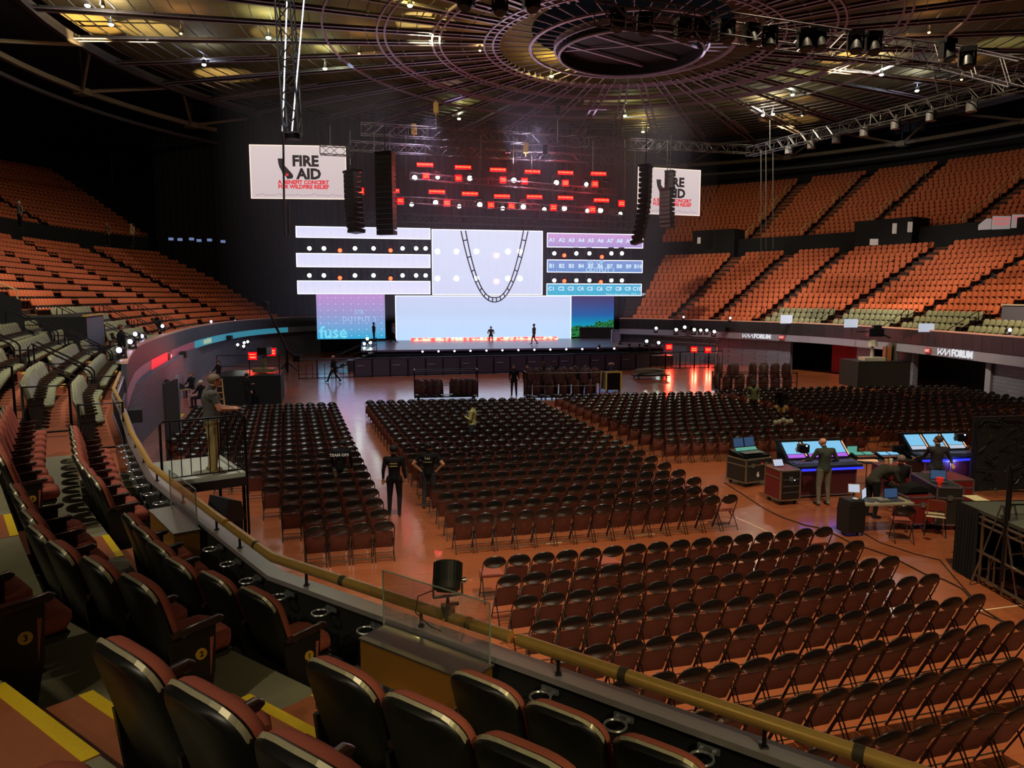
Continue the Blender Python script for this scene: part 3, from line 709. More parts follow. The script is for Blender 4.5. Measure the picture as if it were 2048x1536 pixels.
# ---------------- folding chairs ----------------
tubem=M('chair_tube',(38,27,24),.3,.4); padm=M('chair_back_vinyl',(24,23,23),.3); seatm=M('chair_seat_maroon',(104,56,44),.6,noise=.1,nscale=25); barm=M('chair_bar',(84,72,60),.6,.2)
cushm=M('chair_cushion',(150,76,58),.85)
def chair_parts(up=True,lod=0):
    nt_=6 if lod==0 else 3
    fr=MB(); w=.215
    arch=[(-w,.2,0),(-w,-.02,.42),(-w,-.13,.66),(-w*.94,-.165,.76),(-w*.7,-.185,.83),(-w*.35,-.195,.862),(0,-.197,.868)]
    arch=arch+[(-x,y,z) for x,y,z in arch[-2::-1]]
    if lod: arch=[arch[i] for i in (0,1,3,5,7,9,11,12)]
    fr.tube(arch,.012 if lod==0 else .013,nt_)
    n=18 if lod==0 else 8
    o=[(.2*math.cos(2*math.pi*k/n),.745+.112*math.sin(2*math.pi*k/n)) for k in range(n)]
    bk=MB(); bk.slab(o,[(.03,.03),(.0,.018),(.0,-.006),(.02,-.018)] if lod==0 else [(0,.018),(0,-.012)],lambda x,z,d:(x,-.168-(z-.745)*.24+d,z))
    st=MB(); so=[(-.19,.2),(.19,.2),(.2,.25),(.195,.56),(.17,.615),(-.17,.615),(-.195,.56),(-.2,.25)]
    if up: st.slab(so,[(.02,.0),(0,.012),(0,.03),(.02,.045)] if lod==0 else [(0,0),(0,.035)],lambda x,z,d:(x,.2-.524*z+.02+d,z))
    else: st.slab([(x,z-.42) for x,z in so],[(.02,-.02),(0,-.008),(0,.025),(.03,.04)] if lod==0 else [(0,-.01),(0,.03)],lambda x,z,d:(x,z+.17,.44+d))
    legs=[]
    for sx in (-1,1):
        l=MB(); l.tube([(sx*.195,.02,.42),(sx*.195,-.25,0)],.011,nt_); legs.append(l)
    ba=MB(); ba.tube([(-.19,-.19,.09),(.19,-.19,.09)],.011,nt_); b2=ba if lod else MB(); b2.tube([(-.205,.165,.07),(.205,.165,.07)],.009,nt_)
    ba.b2=b2
    if not up:
        for sx in (-1,1): st.prism([(sx*.2,.28,.43),(sx*.2,.12,.43),(sx*.2,.06,.24)],(.01*sx,0,0))
    return fr,bk,st,legs,ba
def make_chair(up):
    r=empty('folding_chair',(0,0,0),0,'x','chair','x')
    fr,bk,st,legs,ba=chair_parts(up)
    fr.build('frame',tubem,r,smooth=50); bk.build('backrest',padm,r,smooth=40); st.build('seat',seatm if up else cushm,r,smooth=40)
    for l in legs: l.build('leg',tubem,r,smooth=50)
    ba.build('crossbar',barm,r,smooth=50); ba.b2.build('crossbar',barm,r,smooth=50); return r
cU=make_chair(True); cD=make_chair(False)
def lp(a,b,f): return a+(b-a)*f
chairs=[]  # block, row, index, count, x, y, ang
def row(block,r,x0,y0,x1,y1,pitch=.462,n=None):
    L=math.hypot(x1-x0,y1-y0); n=n or int(L/pitch+.5)+1; a=math.atan2(y1-y0,x1-x0); p=L/(n-1) if n>1 else 0
    for i in range(n): 
        x,y=x0+math.cos(a)*p*i,y0+math.sin(a)*p*i
        chairs.append([block,r,i,n,x,y,a])
OF=.17 # chair origin lies ahead of its back top
for k in range(10):
    row('near',k,-.35+.26*k,13.05-.885*k+OF,6.31+.235*k,14.81-.87*k+OF,n=16)
for k in range(21):
    f=k/20
    lx,ly=(-1.06-.27*k,15.68+.9*k) ; rx,ry=lp(5.11,.9,f),lp(17.31,34.7,f)
    row('middle',k,lx,ly+OF,rx,ry+OF)
lim=[(14.8,-4.1),(15.9,-4.8),(16.8,-5.3),(17.7,-5.8),(19,-6.5),(20,-7.4),(21,-9.2),(22.4,-10.3),(24,-11.1),(25.3,-11.7),(27.3,-12.4),(30,-13.1),(33,-13.7)]
def limx(y):
    for (a,p),(b,q) in zip(lim,lim[1:]):
        if a<=y<=b: return lp(p,q,(y-a)/(b-a))
    return lim[0][1] if y<lim[0][0] else lim[-1][1]
for k in range(21):
    f=k/20; rx,ry=lp(-2.71,-8.06,f),lp(15.21,33.09,f); a=R(lp(16,12.5,f)); i=0
    L=[]
    while True:
        x,y=rx-math.cos(a)*.465*i,ry-math.sin(a)*.465*i
        if x<limx(y)-.05 or i>20: break
        L.append((x,y)); i+=1
    if L: row('left',k,L[-1][0],L[-1][1]+OF,L[0][0],L[0][1]+OF,n=len(L)) if len(L)>1 else None
for k in range(13):
    f=k/12; row('right',k,lp(5.3,2.3,f),lp(24.5,35.9,f)+OF,lp(12.3,9.7,f),lp(25.8,37.0,f)+OF)
for k in range(12):
    f=k/11; row('far right',k,lp(13.8,10.9,f),lp(27.1,37.6,f)+OF,lp(21.3,17.8,f),lp(28.4,39.3,f)+OF)
row('far right',0,14.5,26.0+OF,19,26.7+OF)
for k in range(12):
    f=k/11; x0,y0=lp(22.4,18.8,f),lp(28.6,39.3,f); x1=lp(24.2,23.6,f)
    row('outer right',k,x0,y0+OF,x1,y0+.5+OF)
vis=[c for c in chairs if inframe((c[4],c[5],.84),25) or inframe((c[4],c[5],.3),10)]
def clear(c):
    x,y=c[4],c[5]
    if c[0]=='left' and -7.6<x<-4.4 and 12<y<15.6: return False
    for (bx,by,br) in ((-8.9,32.6,2.2),): pass
    return True
vis=[c for c in vis if clear(c)]
def hid(c):
    # chairs wholly behind the near parapet show nothing
    x,y=c[4],c[5]; d=math.hypot(x,y); 
    if c[0]!='near': return False
    v=Vector((x,y,.9))-Vector((0,0,H)); 
    for s in [i*.1 for i in range(-5,60)]:
        q=pt(s,.1)
        if abs(math.atan2(q[0],q[1])-math.atan2(x,y))<.02:
            f=math.hypot(*q)/d
            if f<1 and H+v.z*f<3.1: return True
    return False
vis=[c for c in vis if not hid(c)]
vis.sort(key=lambda c:math.hypot(c[4],c[5]))
DOWN={('near',0,0),('near',0,5),('near',0,15),('middle',0,14),('right',0,0),('right',0,15)}
for c in vis[:298]:
    b,r,i,n,x,y,a=c
    dn=(b,r,i) in DOWN
    o=dup(cD if dn else cU,(x,y,0),a+R(random.uniform(-2,2)),None,f'folding chairs of the {b} block')
    rn=('front' if b=='near' else 'back') ; 
    if r==0: rn=('far row' if b=='near' else 'nearest row')
    else: rn=f"{ORD[r]} row {'from the console' if b=='near' else 'from the near edge'}"
    o['label']=f"black folding chair{', seat lowered' if dn else ''}, {ORD[i]} from left, {rn} of the {b} block"
for p in (cU,cD):
    for ch in list(kids(p)): bpy.data.objects.remove(ch)
    bpy.data.objects.remove(p)
KIDS.clear()
lo=MB(); fr,bk,st,legs,ba=chair_parts(True,1); lo.merge(fr,0); lo.merge(bk,1); lo.merge(st,2); [lo.merge(l,0) for l in legs]; lo.merge(ba,3)
stuff_mesh('folding_chair',lo,[(c[4],c[5],0,c[6]) for c in vis[298:]],[tubem,padm,seatm,barm],'hundreds of black folding chairs in the far rows of the arena floor','chairs')
# ---------------- camera platform beside the kinked rail ----------------
PO=Vector((-5.95,12.5)); pa=math.atan2(.8,1.15)
e=empty('camera_platform',(PO.x,PO.y,0),pa,'raised black railed platform the grey haired man stands on','platform')
W_,D_=1.4,1.85
m=MB(); m.box((W_/2,D_/2,2.31),(W_,D_,.08)); m.build('deck',M('deck_light',(170,176,166),.7),e)
m=MB(); m.box((W_/2,-.01,2.2),(W_,.03,.16)); m.box((W_+.0,D_/2,2.2),(.03,D_,.16)); m.build('deck_trim',black,e)
for x,y in ((.05,.05),(W_-.05,.05),(.05,D_-.05),(W_-.05,D_-.05)):
    m=MB(); m.cyl((x,y,0),(x,y,2.27),.03,8); m.build('leg',blackm,e,smooth=40)
m=MB(); m.tube([(0,0,2.35),(0,0,3.35),(.05,0,3.4),(W_-.08,0,3.4),(W_,0,3.36),(W_,0,3.3),(W_,0,2.2),(W_,0,1.2)],.022,8); m.tube([(0,0,2.42),(W_,0,2.42)],.012,6)
for k in range(1,9): m.cyl((W_*k/9,0,2.42),(W_*k/9,0,3.39),.009,6)
m.build('front_railing',blackm,e,smooth=50)
m=MB(); m.tube([(W_,0,3.3),(W_,.05,3.4),(W_,D_,3.4),(W_,D_,2.35)],.022,8); m.tube([(W_,0,2.42),(W_,D_,2.42)],.012,6)
for k in range(1,15): m.cyl((W_,D_*k/15,2.42),(W_,D_*k/15,3.39),.009,6)
m.build('side_railing',blackm,e,smooth=50)
# covered gear and wedge under the platform
m=MB(); m.slab([(-.42,0),(.42,0),(.45,.4),(.38,1.2),(.1,1.35),(-.3,1.28),(-.44,.5)],[(.05,-.4),(0,-.34),(0,.34),(.06,.4)],lambda x,z,d:(x,d,z))
tag(m.build('covered_gear',M('black_cloth',(18,18,20),.85),None,35,(-4.35,11.7,0),R(30)),'black cloth covered gear standing under the platform','gear')
m=MB(); m.prism([(-.25,-.2,0),(-.25,.2,0),(-.25,.12,.3),(-.25,-.1,.38)],(.5,0,0)); 
ws=m.build('wedge_monitor',M('speaker_black',(26,26,28),.5),None,None,(-4.55,11.6,2.0),R(-35)); tag(ws,'small black wedge speaker behind the glass panel by the platform','speaker')
m=MB(); m.box((0,0,1.0),(.6,.5,2.0)); tag(m.build('speaker_stack',M('speaker_black',(26,26,28),.5),None,None,(-4.75,11.9,0),R(30)),'black box stack carrying the wedge speaker','speaker')
# ---------------- stage ----------------
SA_=R(11); ex=Vector((math.cos(SA_),math.sin(SA_),0)); ey=Vector((-math.sin(SA_),math.cos(SA_),0))
def SP(px,py,D,ang=SA_):
    """where the sight line meets the upright plane through (0,D) parallel to the stage front"""
    r=ray(px,py); n=Vector((-math.sin(ang),math.cos(ang),0)); t=(n.dot(Vector((0,D,0))))/n.dot(r); return Vector((r.x*t,r.y*t,H+r.z*t))
def loc2(p,D): # plane coords
    return (p-Vector((0,D,0))).dot(ex)
SZ=1.45
deckm=M('stage_deck',(104,100,112),.28,noise=.1,nscale=3); skirtm=M('stage_skirt',(30,28,34),.7)
D_front=at(1017,697,SZ).y-math.tan(SA_)*at(1017,697,SZ).x
D_back=at(966,679,SZ).y-math.tan(SA_)*at(966,679,SZ).x
D_up=D_back-1.6
xl=loc2(SP(722,698,D_front),D_front); xr=loc2(SP(1330,692,D_front),D_front)
e=empty('stage',(0,D_front,0),SA_,'long low concert stage in front of the bright screens','stage')
dep=(D_back-D_front)*math.cos(SA_)+2
m=MB(); m.box(((xl+xr)/2,dep/2,SZ-.08),(xr-xl,dep,.16)); m.build('deck',deckm,e)
m=MB(); m.box(((xl+xr)/2,dep/2+.1,(SZ-.16)/2),(xr-xl-.2,dep,SZ-.16)); m.build('skirt',skirtm,e)
m=MB(); m.box(((xl+xr)/2,-.03,SZ-.1),(xr-xl,.05,.06)); m.build('front_edge',M('edge_violet',(120,100,130),.4),e)
m=MB(); m.box(((xl+xr)/2-.5,-1.0,.42),(xr-xl+1,1.6,.84)); m.build('lower_step',M('stage_step',(44,40,52),.4),e)
for k in range(14):
    x=lp(xl+1,xr-2,k/13); m=MB(); m.box((x,-.35,.98),(1.5,.3,.16)); tag(m.build('footlight_bar',darksteel,None,None,(0,D_front,0),SA_),f"dark footlight bar on the stage step, {ORD[k]} from left",'light bar','footlight bars')
# red led flame strip before the back screen
fl=MB(); a=loc2(SP(822,680,D_back-1.2),D_back-1.2); b=loc2(SP(1116,678,D_back-1.2),D_back-1.2)
def flame_mat():
    m,nt,bb,tc=nodes_mat('led_flame'); n=nt.nodes.new('ShaderNodeTexNoise'); n.inputs['Scale'].default_value=2.6; n.inputs['Detail'].default_value=4; nt.links.new(tc.outputs['Object'],n.inputs[0])
    cr=nt.nodes.new('ShaderNodeValToRGB'); cr.color_ramp.elements[0].position=.42; cr.color_ramp.elements[0].color=(1,.015,.01,1); cr.color_ramp.elements[1].position=.6; cr.color_ramp.elements[1].color=(1,.5,.3,1); nt.links.new(n.outputs[0],cr.inputs[0])
    nt.links.new(cr.outputs[0],bb.inputs['Emission Color']); bb.inputs['Emission Strength'].default_value=2.2; return m
fl.box(((a+b)/2,0,SZ+.14),(b-a,.12,.26)); tag(fl.build('led_strip',flame_mat(),None,None,(0,D_back-1.2,0),SA_),'low red and orange flame pattern LED strip across the stage floor','led strip')
# ---------------- screens ----------------
def screen_mat(name,top,bot,s=1.0,grid=None,noise=0,sx=1,sz=1,horiz=False):
    m,nt,b,tc=nodes_mat(name); b.inputs['Base Color'].default_value=(.01,.01,.01,1); b.inputs['Roughness'].default_value=.4
    sp=nt.nodes.new('ShaderNodeSeparateXYZ'); nt.links.new(tc.outputs['Generated'],sp.inputs[0])
    cr=nt.nodes.new('ShaderNodeValToRGB'); cr.color_ramp.elements[0].color=(*srgb(bot),1); cr.color_ramp.elements[1].color=(*srgb(top),1); nt.links.new(sp.outputs[2],cr.inputs[0]); cur=cr.outputs[0]
    if noise:
        n=nt.nodes.new('ShaderNodeTexNoise'); n.inputs['Scale'].default_value=8; mp=nt.nodes.new('ShaderNodeMapping'); mp.inputs['Scale'].default_value=(6,1,.3); nt.links.new(tc.outputs['Generated'],mp.inputs[0]); nt.links.new(mp.outputs[0],n.inputs[0])
        mr=nt.nodes.new('ShaderNodeMapRange'); mr.inputs[3].default_value=1-noise; mr.inputs[4].default_value=1+noise*.4; nt.links.new(n.outputs[0],mr.inputs[0])
        mx=nt.nodes.new('ShaderNodeMix'); mx.data_type='RGBA'; mx.blend_type='MULTIPLY'; mx.inputs[0].default_value=1; nt.links.new(cur,mx.inputs[6]); nt.links.new(mr.outputs[0],mx.inputs[7]); cur=mx.outputs[2]
    if grid:
        cb=nt.nodes.new('ShaderNodeCombineXYZ'); nt.links.new(sp.outputs[0],cb.inputs[0]); nt.links.new(sp.outputs[2],cb.inputs[1])
        br=nt.nodes.new('ShaderNodeTexBrick'); br.offset=0; br.inputs['Scale'].default_value=1; br.inputs['Brick Width'].default_value=1/grid[0]; br.inputs['Row Height'].default_value=1/grid[1]; br.inputs['Mortar Size'].default_value=.0022; br.inputs['Mortar Smooth'].default_value=0
        br.inputs['Color1'].default_value=(0,0,0,1); br.inputs['Color2'].default_value=(0,0,0,1); br.inputs['Mortar'].default_value=(.35,.35,.35,1); nt.links.new(cb.outputs[0],br.inputs['Vector'])
        mx=nt.nodes.new('ShaderNodeMix'); mx.data_type='RGBA'; mx.inputs[7].default_value=(*srgb(grid[2]),1); nt.links.new(cur,mx.inputs[6]); nt.links.new(br.outputs[0],mx.inputs[0]); cur=mx.outputs[2]
    nt.links.new(cur,b.inputs['Emission Color']); b.inputs['Emission Strength'].default_value=s; return m
frame_m=M('screen_frame',(18,18,22),.5)
def screen(px0,py0,px1,py1,D,mat,label,edge=None,ang=SA_,name='led_screen',texts=(),dz=0,thick=.25):
    """panel whose picture corners are measured at its left top and right bottom"""
    p=SP(px0,py0,D,ang); q=SP(px1,py1,D,ang); exx=Vector((math.cos(ang),math.sin(ang),0)); L=(q-p).dot(exx); h=p.z-q.z
    e=empty(name,(p.x,p.y,q.z),ang,label,'screen','concert screens')
    m=MB(); m.box((L/2,thick/2+.02,h/2),(L,thick,h)); m.build('cabinet',frame_m,e)
    m=MB(); m.poly([(0,0,0),(L,0,0),(L,0,h),(0,0,h)]); m.v+=[(0,.004,0)]; pn=m.build('panel',mat,e)
    if edge:
        m=MB(); w_=.06
        m.box((L/2,-.01,w_/2),(L,.02,w_)); m.box((L/2,-.01,h-w_/2),(L,.02,w_)); m.box((w_/2,-.01,h/2),(w_,.02,h)); m.box((L-w_/2,-.01,h/2),(w_,.02,h)); m.build('bright_edge',edge,e)
    return e,L,h
bright=EM('screen_edge_white',(236,236,255),1.8)
whiteA=screen_mat('screen_lavender',(214,214,246),(226,222,246),1.0,(16,1,(196,196,226)),.06)
whiteC=screen_mat('screen_centre',(216,218,244),(206,210,240),1.0,(12,1,(196,200,226)),.06)
mainm=screen_mat('screen_main',(200,206,240),(178,208,240),1.0,None,.04)
L1=screen(591,452,861,479,D_up,whiteA,'upper left white LED strip screen, topmost of three',bright)
L2=screen(592,506,861,536,D_up,whiteA,'middle white LED strip screen of the left stack',bright)
L3=screen(594,561,861,588.5,D_up,whiteA,'lowest white LED strip screen of the left stack',bright)
CS=screen(863,458,1085,590,D_up,whiteC,'tall pale centre LED screen behind the hanging cable loop',bright)
LL=screen(632,589,771,677,D_back-.4,screen_mat('screen_pink_cyan',(206,150,222),(40,176,222),.8,(9,6,(170,200,240))),'lower left LED screen shading from pink to cyan with fuse lettering',None)
MS=screen(790,591,1142,679,D_back,mainm,'wide pale blue main LED screen at the back of the stage',bright)
A1=screen(1094,465.5,1286,497,D_up,screen_mat('screen_pink',(214,160,220),(170,150,216),.9,(10,1,(222,190,236))),'pink LED strip screen at the upper right with A numbers',bright)
B1=screen(1094,519,1285,546,D_up,screen_mat('screen_blue',(130,150,214),(110,150,214),.9,(10,1,(170,190,236))),'blue LED strip screen at the right with B numbers',bright)
C1=screen(1093,567,1283,592,D_up,screen_mat('screen_cyan',(80,176,222),(60,176,214),.9,(10,1,(130,210,236))),'cyan LED strip screen at the right with C numbers',bright)
def night_mat():
    m,nt,b,tc=nodes_mat('screen_night_landscape'); sp=nt.nodes.new('ShaderNodeSeparateXYZ'); nt.links.new(tc.outputs['Generated'],sp.inputs[0])
    cr=nt.nodes.new('ShaderNodeValToRGB'); E_=cr.color_ramp.elements; E_[0].position=.3; E_[0].color=(*srgb((20,150,190)),1); E_[1].position=1; E_[1].color=(*srgb((74,50,104)),1)
    k=E_.new(.55); k.color=(*srgb((22,94,172)),1); nt.links.new(sp.outputs[2],cr.inputs[0])
    n=nt.nodes.new('ShaderNodeTexNoise'); n.inputs['Scale'].default_value=5; n.inputs['Detail'].default_value=5; nt.links.new(tc.outputs['Generated'],n.inputs[0])
    # hill line: z < .22 + .35*noise + .2*x
    a1=nt.nodes.new('ShaderNodeMath'); a1.operation='MULTIPLY_ADD'; a1.inputs[1].default_value=.38; a1.inputs[2].default_value=.05; nt.links.new(n.outputs[0],a1.inputs[0])
    a2=nt.nodes.new('ShaderNodeMath'); a2.operation='MULTIPLY_ADD'; a2.inputs[1].default_value=.16; nt.links.new(sp.outputs[0],a2.inputs[0]); nt.links.new(a1.outputs[0],a2.inputs[2])
    lt=nt.nodes.new('ShaderNodeMath'); lt.operation='LESS_THAN'; nt.links.new(sp.outputs[2],lt.inputs[0]); nt.links.new(a2.outputs[0],lt.inputs[1])
    n3=nt.nodes.new('ShaderNodeTexNoise'); n3.inputs['Scale'].default_value=26; n3.inputs['Detail'].default_value=4; nt.links.new(tc.outputs['Generated'],n3.inputs[0])
    c3=nt.nodes.new('ShaderNodeValToRGB'); c3.color_ramp.elements[0].position=.42; c3.color_ramp.elements[0].color=(*srgb((8,46,50)),1); c3.color_ramp.elements[1].position=.66; c3.color_ramp.elements[1].color=(*srgb((60,170,70)),1); nt.links.new(n3.outputs[0],c3.inputs[0])
    mx=nt.nodes.new('ShaderNodeMix'); mx.data_type='RGBA'; nt.links.new(lt.outputs[0],mx.inputs[0]); nt.links.new(cr.outputs[0],mx.inputs[6]); nt.links.new(c3.outputs[0],mx.inputs[7])
    nt.links.new(mx.outputs[2],b.inputs['Emission Color']); b.inputs['Emission Strength'].default_value=.8; b.inputs['Base Color'].default_value=(.01,.01,.01,1); return m
NS=screen(1142,592,1227,673,D_back+.6,night_mat(),'night landscape LED screen with green trees at the lower right')
def stext(S,string,fx,fz,size,mat,bold=0,depth=.002,name='lettering',spacing=1.0,off=-.03):
    e,L,h=S; m=MB(); text_mb(m,string,size,0,Matrix.Translation((L*fx,off,h*fz))@Matrix.Rotation(R(90),4,'X'),depth,bold,spacing=spacing); return m.build(name,mat,e)
paleT=EM('letter_pale',(206,226,246),1.0); 
for S,ch in ((A1,'A'),(B1,'B'),(C1,'C')):
    e_,L,h=S
    for k in range(10): m=MB(); text_mb(m,f"{ch}{k+1}",.52,0,Matrix.Translation((L*(k+.5)/10,-.03,h*(.5 if ch!='C' else .58)))@Matrix.Rotation(R(90),4,'X'),.002,.02); m.build('cell_number',paleT,e_)
    if ch=='C': m=MB(); text_mb(m,'Entire Resolution 1920 x 288',.34,0,Matrix.Translation((L*.83,-.03,h*.12))@Matrix.Rotation(R(90),4,'X'),.002); m.build('resolution_lettering',paleT,e_)
stext(LL,'fuse',.235,.14,1.55,EM('letter_cyan',(120,214,240),.9),.03); stext(LL,'S/R',.62,.6,.6,EM('letter_cyan2',(170,206,242),.9),0,spacing=1.15); stext(LL,'OUTPUT 1',.62,.44,.6,MATS['letter_cyan2'],0,spacing=1.15)
stext(B1,'S/L UP',.5,.8,.6,MATS['letter_cyan2'],.02); stext(B1,'OUTPUT 1',.55,.2,.62,MATS['letter_cyan2'],.02)
m=MB(); e_,L,h=LL
for i in range(9):
    for j in range(7): m.box((L*(i+.5)/9,-.02,h*(j+.5)/7),(.1,.01,.05))
m.build('dot_markings',EM('dot_white',(226,236,250),1.0),e_)
# side screens with the benefit logo
imag=screen_mat('screen_cream',(226,208,206),(216,196,200),.8,None,.03)
redT=EM('letter_red',(226,40,52),.85); darkT=M('letter_dark',(24,20,24),.6,emit=(28,20,26),es=.6)
def cali(S,x,z,s,extra=False):
    e_,L,h=S
    P=[(0,0),(.42,0),(.42,-.42),(.98,-1.05),(1.04,-1.22),(.96,-1.36),(.62,-1.4),(.52,-1.2),(.3,-1.05),(.24,-.85),(.1,-.6),(.03,-.3)]
    m=MB(); m.prism([(L*x+a*s,-.03,h*z+b*s) for a,b in P],(0,-.004,0)); m.build('state_outline',darkT,e_)
    m=MB(); m.cyl((L*x+.62*s,-.03,h*z-1.1*s),(L*x+.62*s,-.045,h*z-1.1*s),.1*s,12); m.build('red_dot',redT,e_)
def logo(S):
    e_,L,h=S; k=h/4.35
    stext(S,'FIRE',.575,.70,1.18*k,darkT,.05,spacing=1.0); stext(S,'AID',.61,.46,1.18*k,darkT,.05)
    stext(S,'A BENEFIT CONCERT',.55,.31,.43*k,redT,.02); stext(S,'FOR WILDFIRE RELIEF',.55,.225,.43*k,redT,.02)
    cali(S,.29,.75,1.18*k)
    m=MB(); random.seed(3); z=.08; P=[]
    for i in range(46): P.append((L*(.05+.9*i/45),-.03,h*(.06+random.random()*.05*(1 if i%9 in(3,4) else .4))))
    m.tube(P,.02,3); m.build('skyline_sketch',M('sketch_grey',(150,130,136),.6,emit=(150,130,136),es=.5),e_)
IL=screen(498,289,694,399,61,imag,'left side screen showing the fire aid benefit concert title',EM('edge_warm',(255,226,206),1.1),R(4.5)); logo(IL)
IR=screen(1276,333,1399,432,67,imag,'right side screen showing the title partly behind speakers',MATS['edge_warm'],R(18)); logo(IR)
# ---------------- barricade, stage stairs ----------------
bq=at(597,758,0); br_=at(1445,735,0); BL=(br_-bq).length; ba_=math.atan2(br_.y-bq.y,br_.x-bq.x)
nb=26
meshm=M('barricade_mesh',(66,58,70),.5,.3)
for k in range(nb):
    p=bq.lerp(br_,k/nb); w_=BL/nb
    m=MB(); 
    m.tube([(.03,0,0),(.03,0,1.28),(w_-.03,0,1.28),(w_-.03,0,0)],.03,6)
    solid=2<k<21
    if solid: m.box((w_/2,.02,.64),(w_-.08,.02,1.2),0,1)
    else:
        m.box((w_/2,0,.3),(w_-.08,.02,.03)); m.tube([(w_*.4,0,0),(w_*.4,.0,1.0),(w_*.75,0,1.0),(w_*.75,0,0)],.02,5)
    m.box((w_/2,.04,1.3),(w_,.12,.04)); m.box((w_/2,-.0,.05),(w_,.1,.05))
    m.box((w_*.35,-.03,.8),(.5,.02,.04),0,2) if k%2 and solid else None
    tag(m.build('barricade_section',[blackm,meshm,M('white_label',(150,140,160),.5)],None,None,p,ba_),f"dark crowd barricade section, {ORD[k] if k<23 else ['twenty-fourth','twenty-fifth','twenty-sixth'][k-23]} from left",'barricade','barricade before the stage')
e=empty('stage_stairs',SP(664,712,D_front-1).xy.to_3d(),SA_,'dark railed stairs climbing to the left end of the stage','stairs')
m=MB()
for k in range(7): m.box((.45*k+.2,0,.1+.2*k),(.45,1.3,.05))
m.build('treads',darksteel,e)
for y in (-.65,.65):
    m=MB(); m.tube([(0,y,0),(0,y,1.0),(3.3,y,2.45),(3.3,y,1.4)],.03,6); m.tube([(0,y,.5),(3.3,y,1.95)],.02,5); m.tube([(0,y,.1),(3.2,y,1.4)],.05,5); m.build('side_rail',blackm,e)
# ---------------- curtains either side ----------------
drape=M('black_drape',(14,14,18),.95)
def curtain(P,z0,z1,amp,label,mat,name='stage_curtain',wave=.6):
    m=MB(); S=[]
    for (a,b) in zip(P,P[1:]):
        a=Vector(a);b=Vector(b); L=(b-a).length; n=max(2,int(L/wave*4)); t=Vector((-(b-a).y,(b-a).x)).normalized()
        for i in range(n): S.append(a.lerp(b,i/n)+t*amp*math.sin(i*math.pi/2))
    S.append(Vector(P[-1])); vs=[]
    for q in S: vs+=[(q.x,q.y,z0),(q.x,q.y,z1)]
    m.add(vs,[(2*i,2*i+2,2*i+3,2*i+1) for i in range(len(S)-1)])
    o=m.build(name,mat,smooth=True); tag(o,label,'curtain'); return o
pL=[pt(-70.3,.3),pt(-70.3,8),(pt(-70.3,8)[0]-6,pt(-70.3,8)[1]+14)]
curtain(pL,3.7,25,.12,'tall black masking drape closing the left seats beside the stage',drape)
bk0=SP(560,500,D_back+6); bk1=SP(1330,500,D_back+6)
curtain([(bk0.x-12,bk0.y),(bk0.x,bk0.y),((bk0.x+bk1.x)/2,(bk0.y+bk1.y)/2+2),(bk1.x-2.5,bk1.y)],0,24,.12,'black backdrop hanging behind the stage screens',drape)
rc0=at(1662,745,0); rc1=at(1716,752,0)
curtain([(rc0.x,rc0.y),(rc1.x,rc1.y)],.05,2.65,.07,'red pleated curtain across the floor level doorway',M('red_velvet',(156,30,40),.85),'doorway_curtain',.3)
# ---------------- trusses ----------------
def truss(a,b,w_,mat,name,label,n=None,parent=None,r=.03,lac=.018,grp='trusses'):
    a=Vector(a);b=Vector(b); d=b-a; L=d.length; d.normalize(); up=Vector((0,0,1)) if abs(d.z)<.8 else Vector((0,1,0)); s=d.cross(up).normalized(); u=s.cross(d)
    m=MB(); C4=[(s*i+u*j)*w_/2 for i,j in ((-1,-1),(1,-1),(1,1),(-1,1))]
    for c in C4: m.cyl(a+c,b+c,r,5)
    n=n or max(2,int(L/w_/1.1))
    for k in range(n):
        p=a+d*L*k/n; q=a+d*L*(k+1)/n
        for i in range(4):
            c0,c1=C4[i],C4[(i+1)%4]; m.cyl(p+(c0 if k%2 else c1),q+(c1 if k%2 else c0),lac,4)
        if k%4==0:
            for i in range(4): m.cyl(p+C4[i],p+C4[(i+1)%4],lac,4)
    o=m.build(name,mat); 
    if parent: o.parent=parent; 
    else: tag(o,label,'truss',grp)
    return o
tm=M('truss_black',(74,70,76),.4,.3); tal=M('truss_dull',(92,92,90),.35,.85)
truss(SP(722,258,57),SP(1300,291,57),.75,tm,'lighting_truss','long dark horizontal truss above the red stage lights')
truss(SP(700,292,55),SP(1262,322,62),.6,tm,'lighting_truss','slim truss just under the long horizontal truss')
truss(SP(1300,289,57),SP(1510,300,60),.6,tal,'lighting_truss','short truss joining the long truss to the right diagonal')
truss(SP(1500,304,52),atY(2048,163,33),.6,tal,'lighting_truss','bright diagonal truss rising to the right edge above seats')
truss(atY(1200,20,24),atY(1900,118,30),.7,tm,'lighting_truss','near dark truss carrying big spotlights, upper right')
truss(atY(1880,110,30),atY(2048,150,26),.8,tm,'lighting_truss','thick dark truss end at the top right corner')
truss(SP(640,300,58),SP(700,303,58),.6,tal,'lighting_truss','short truss above the left side screen')
truss(SP(820,352,60),SP(1235,385,60),.45,tm,'lighting_truss','truss carrying the upper row of red stage lights')
truss(SP(770,398,60),SP(1250,425,60),.45,tm,'lighting_truss','truss carrying the lower row of red stage lights')
truss(SP(690,432,D_up+.3),SP(1280,452,D_up+.3),.7,tm,'lighting_truss','dark header truss right above the screens')
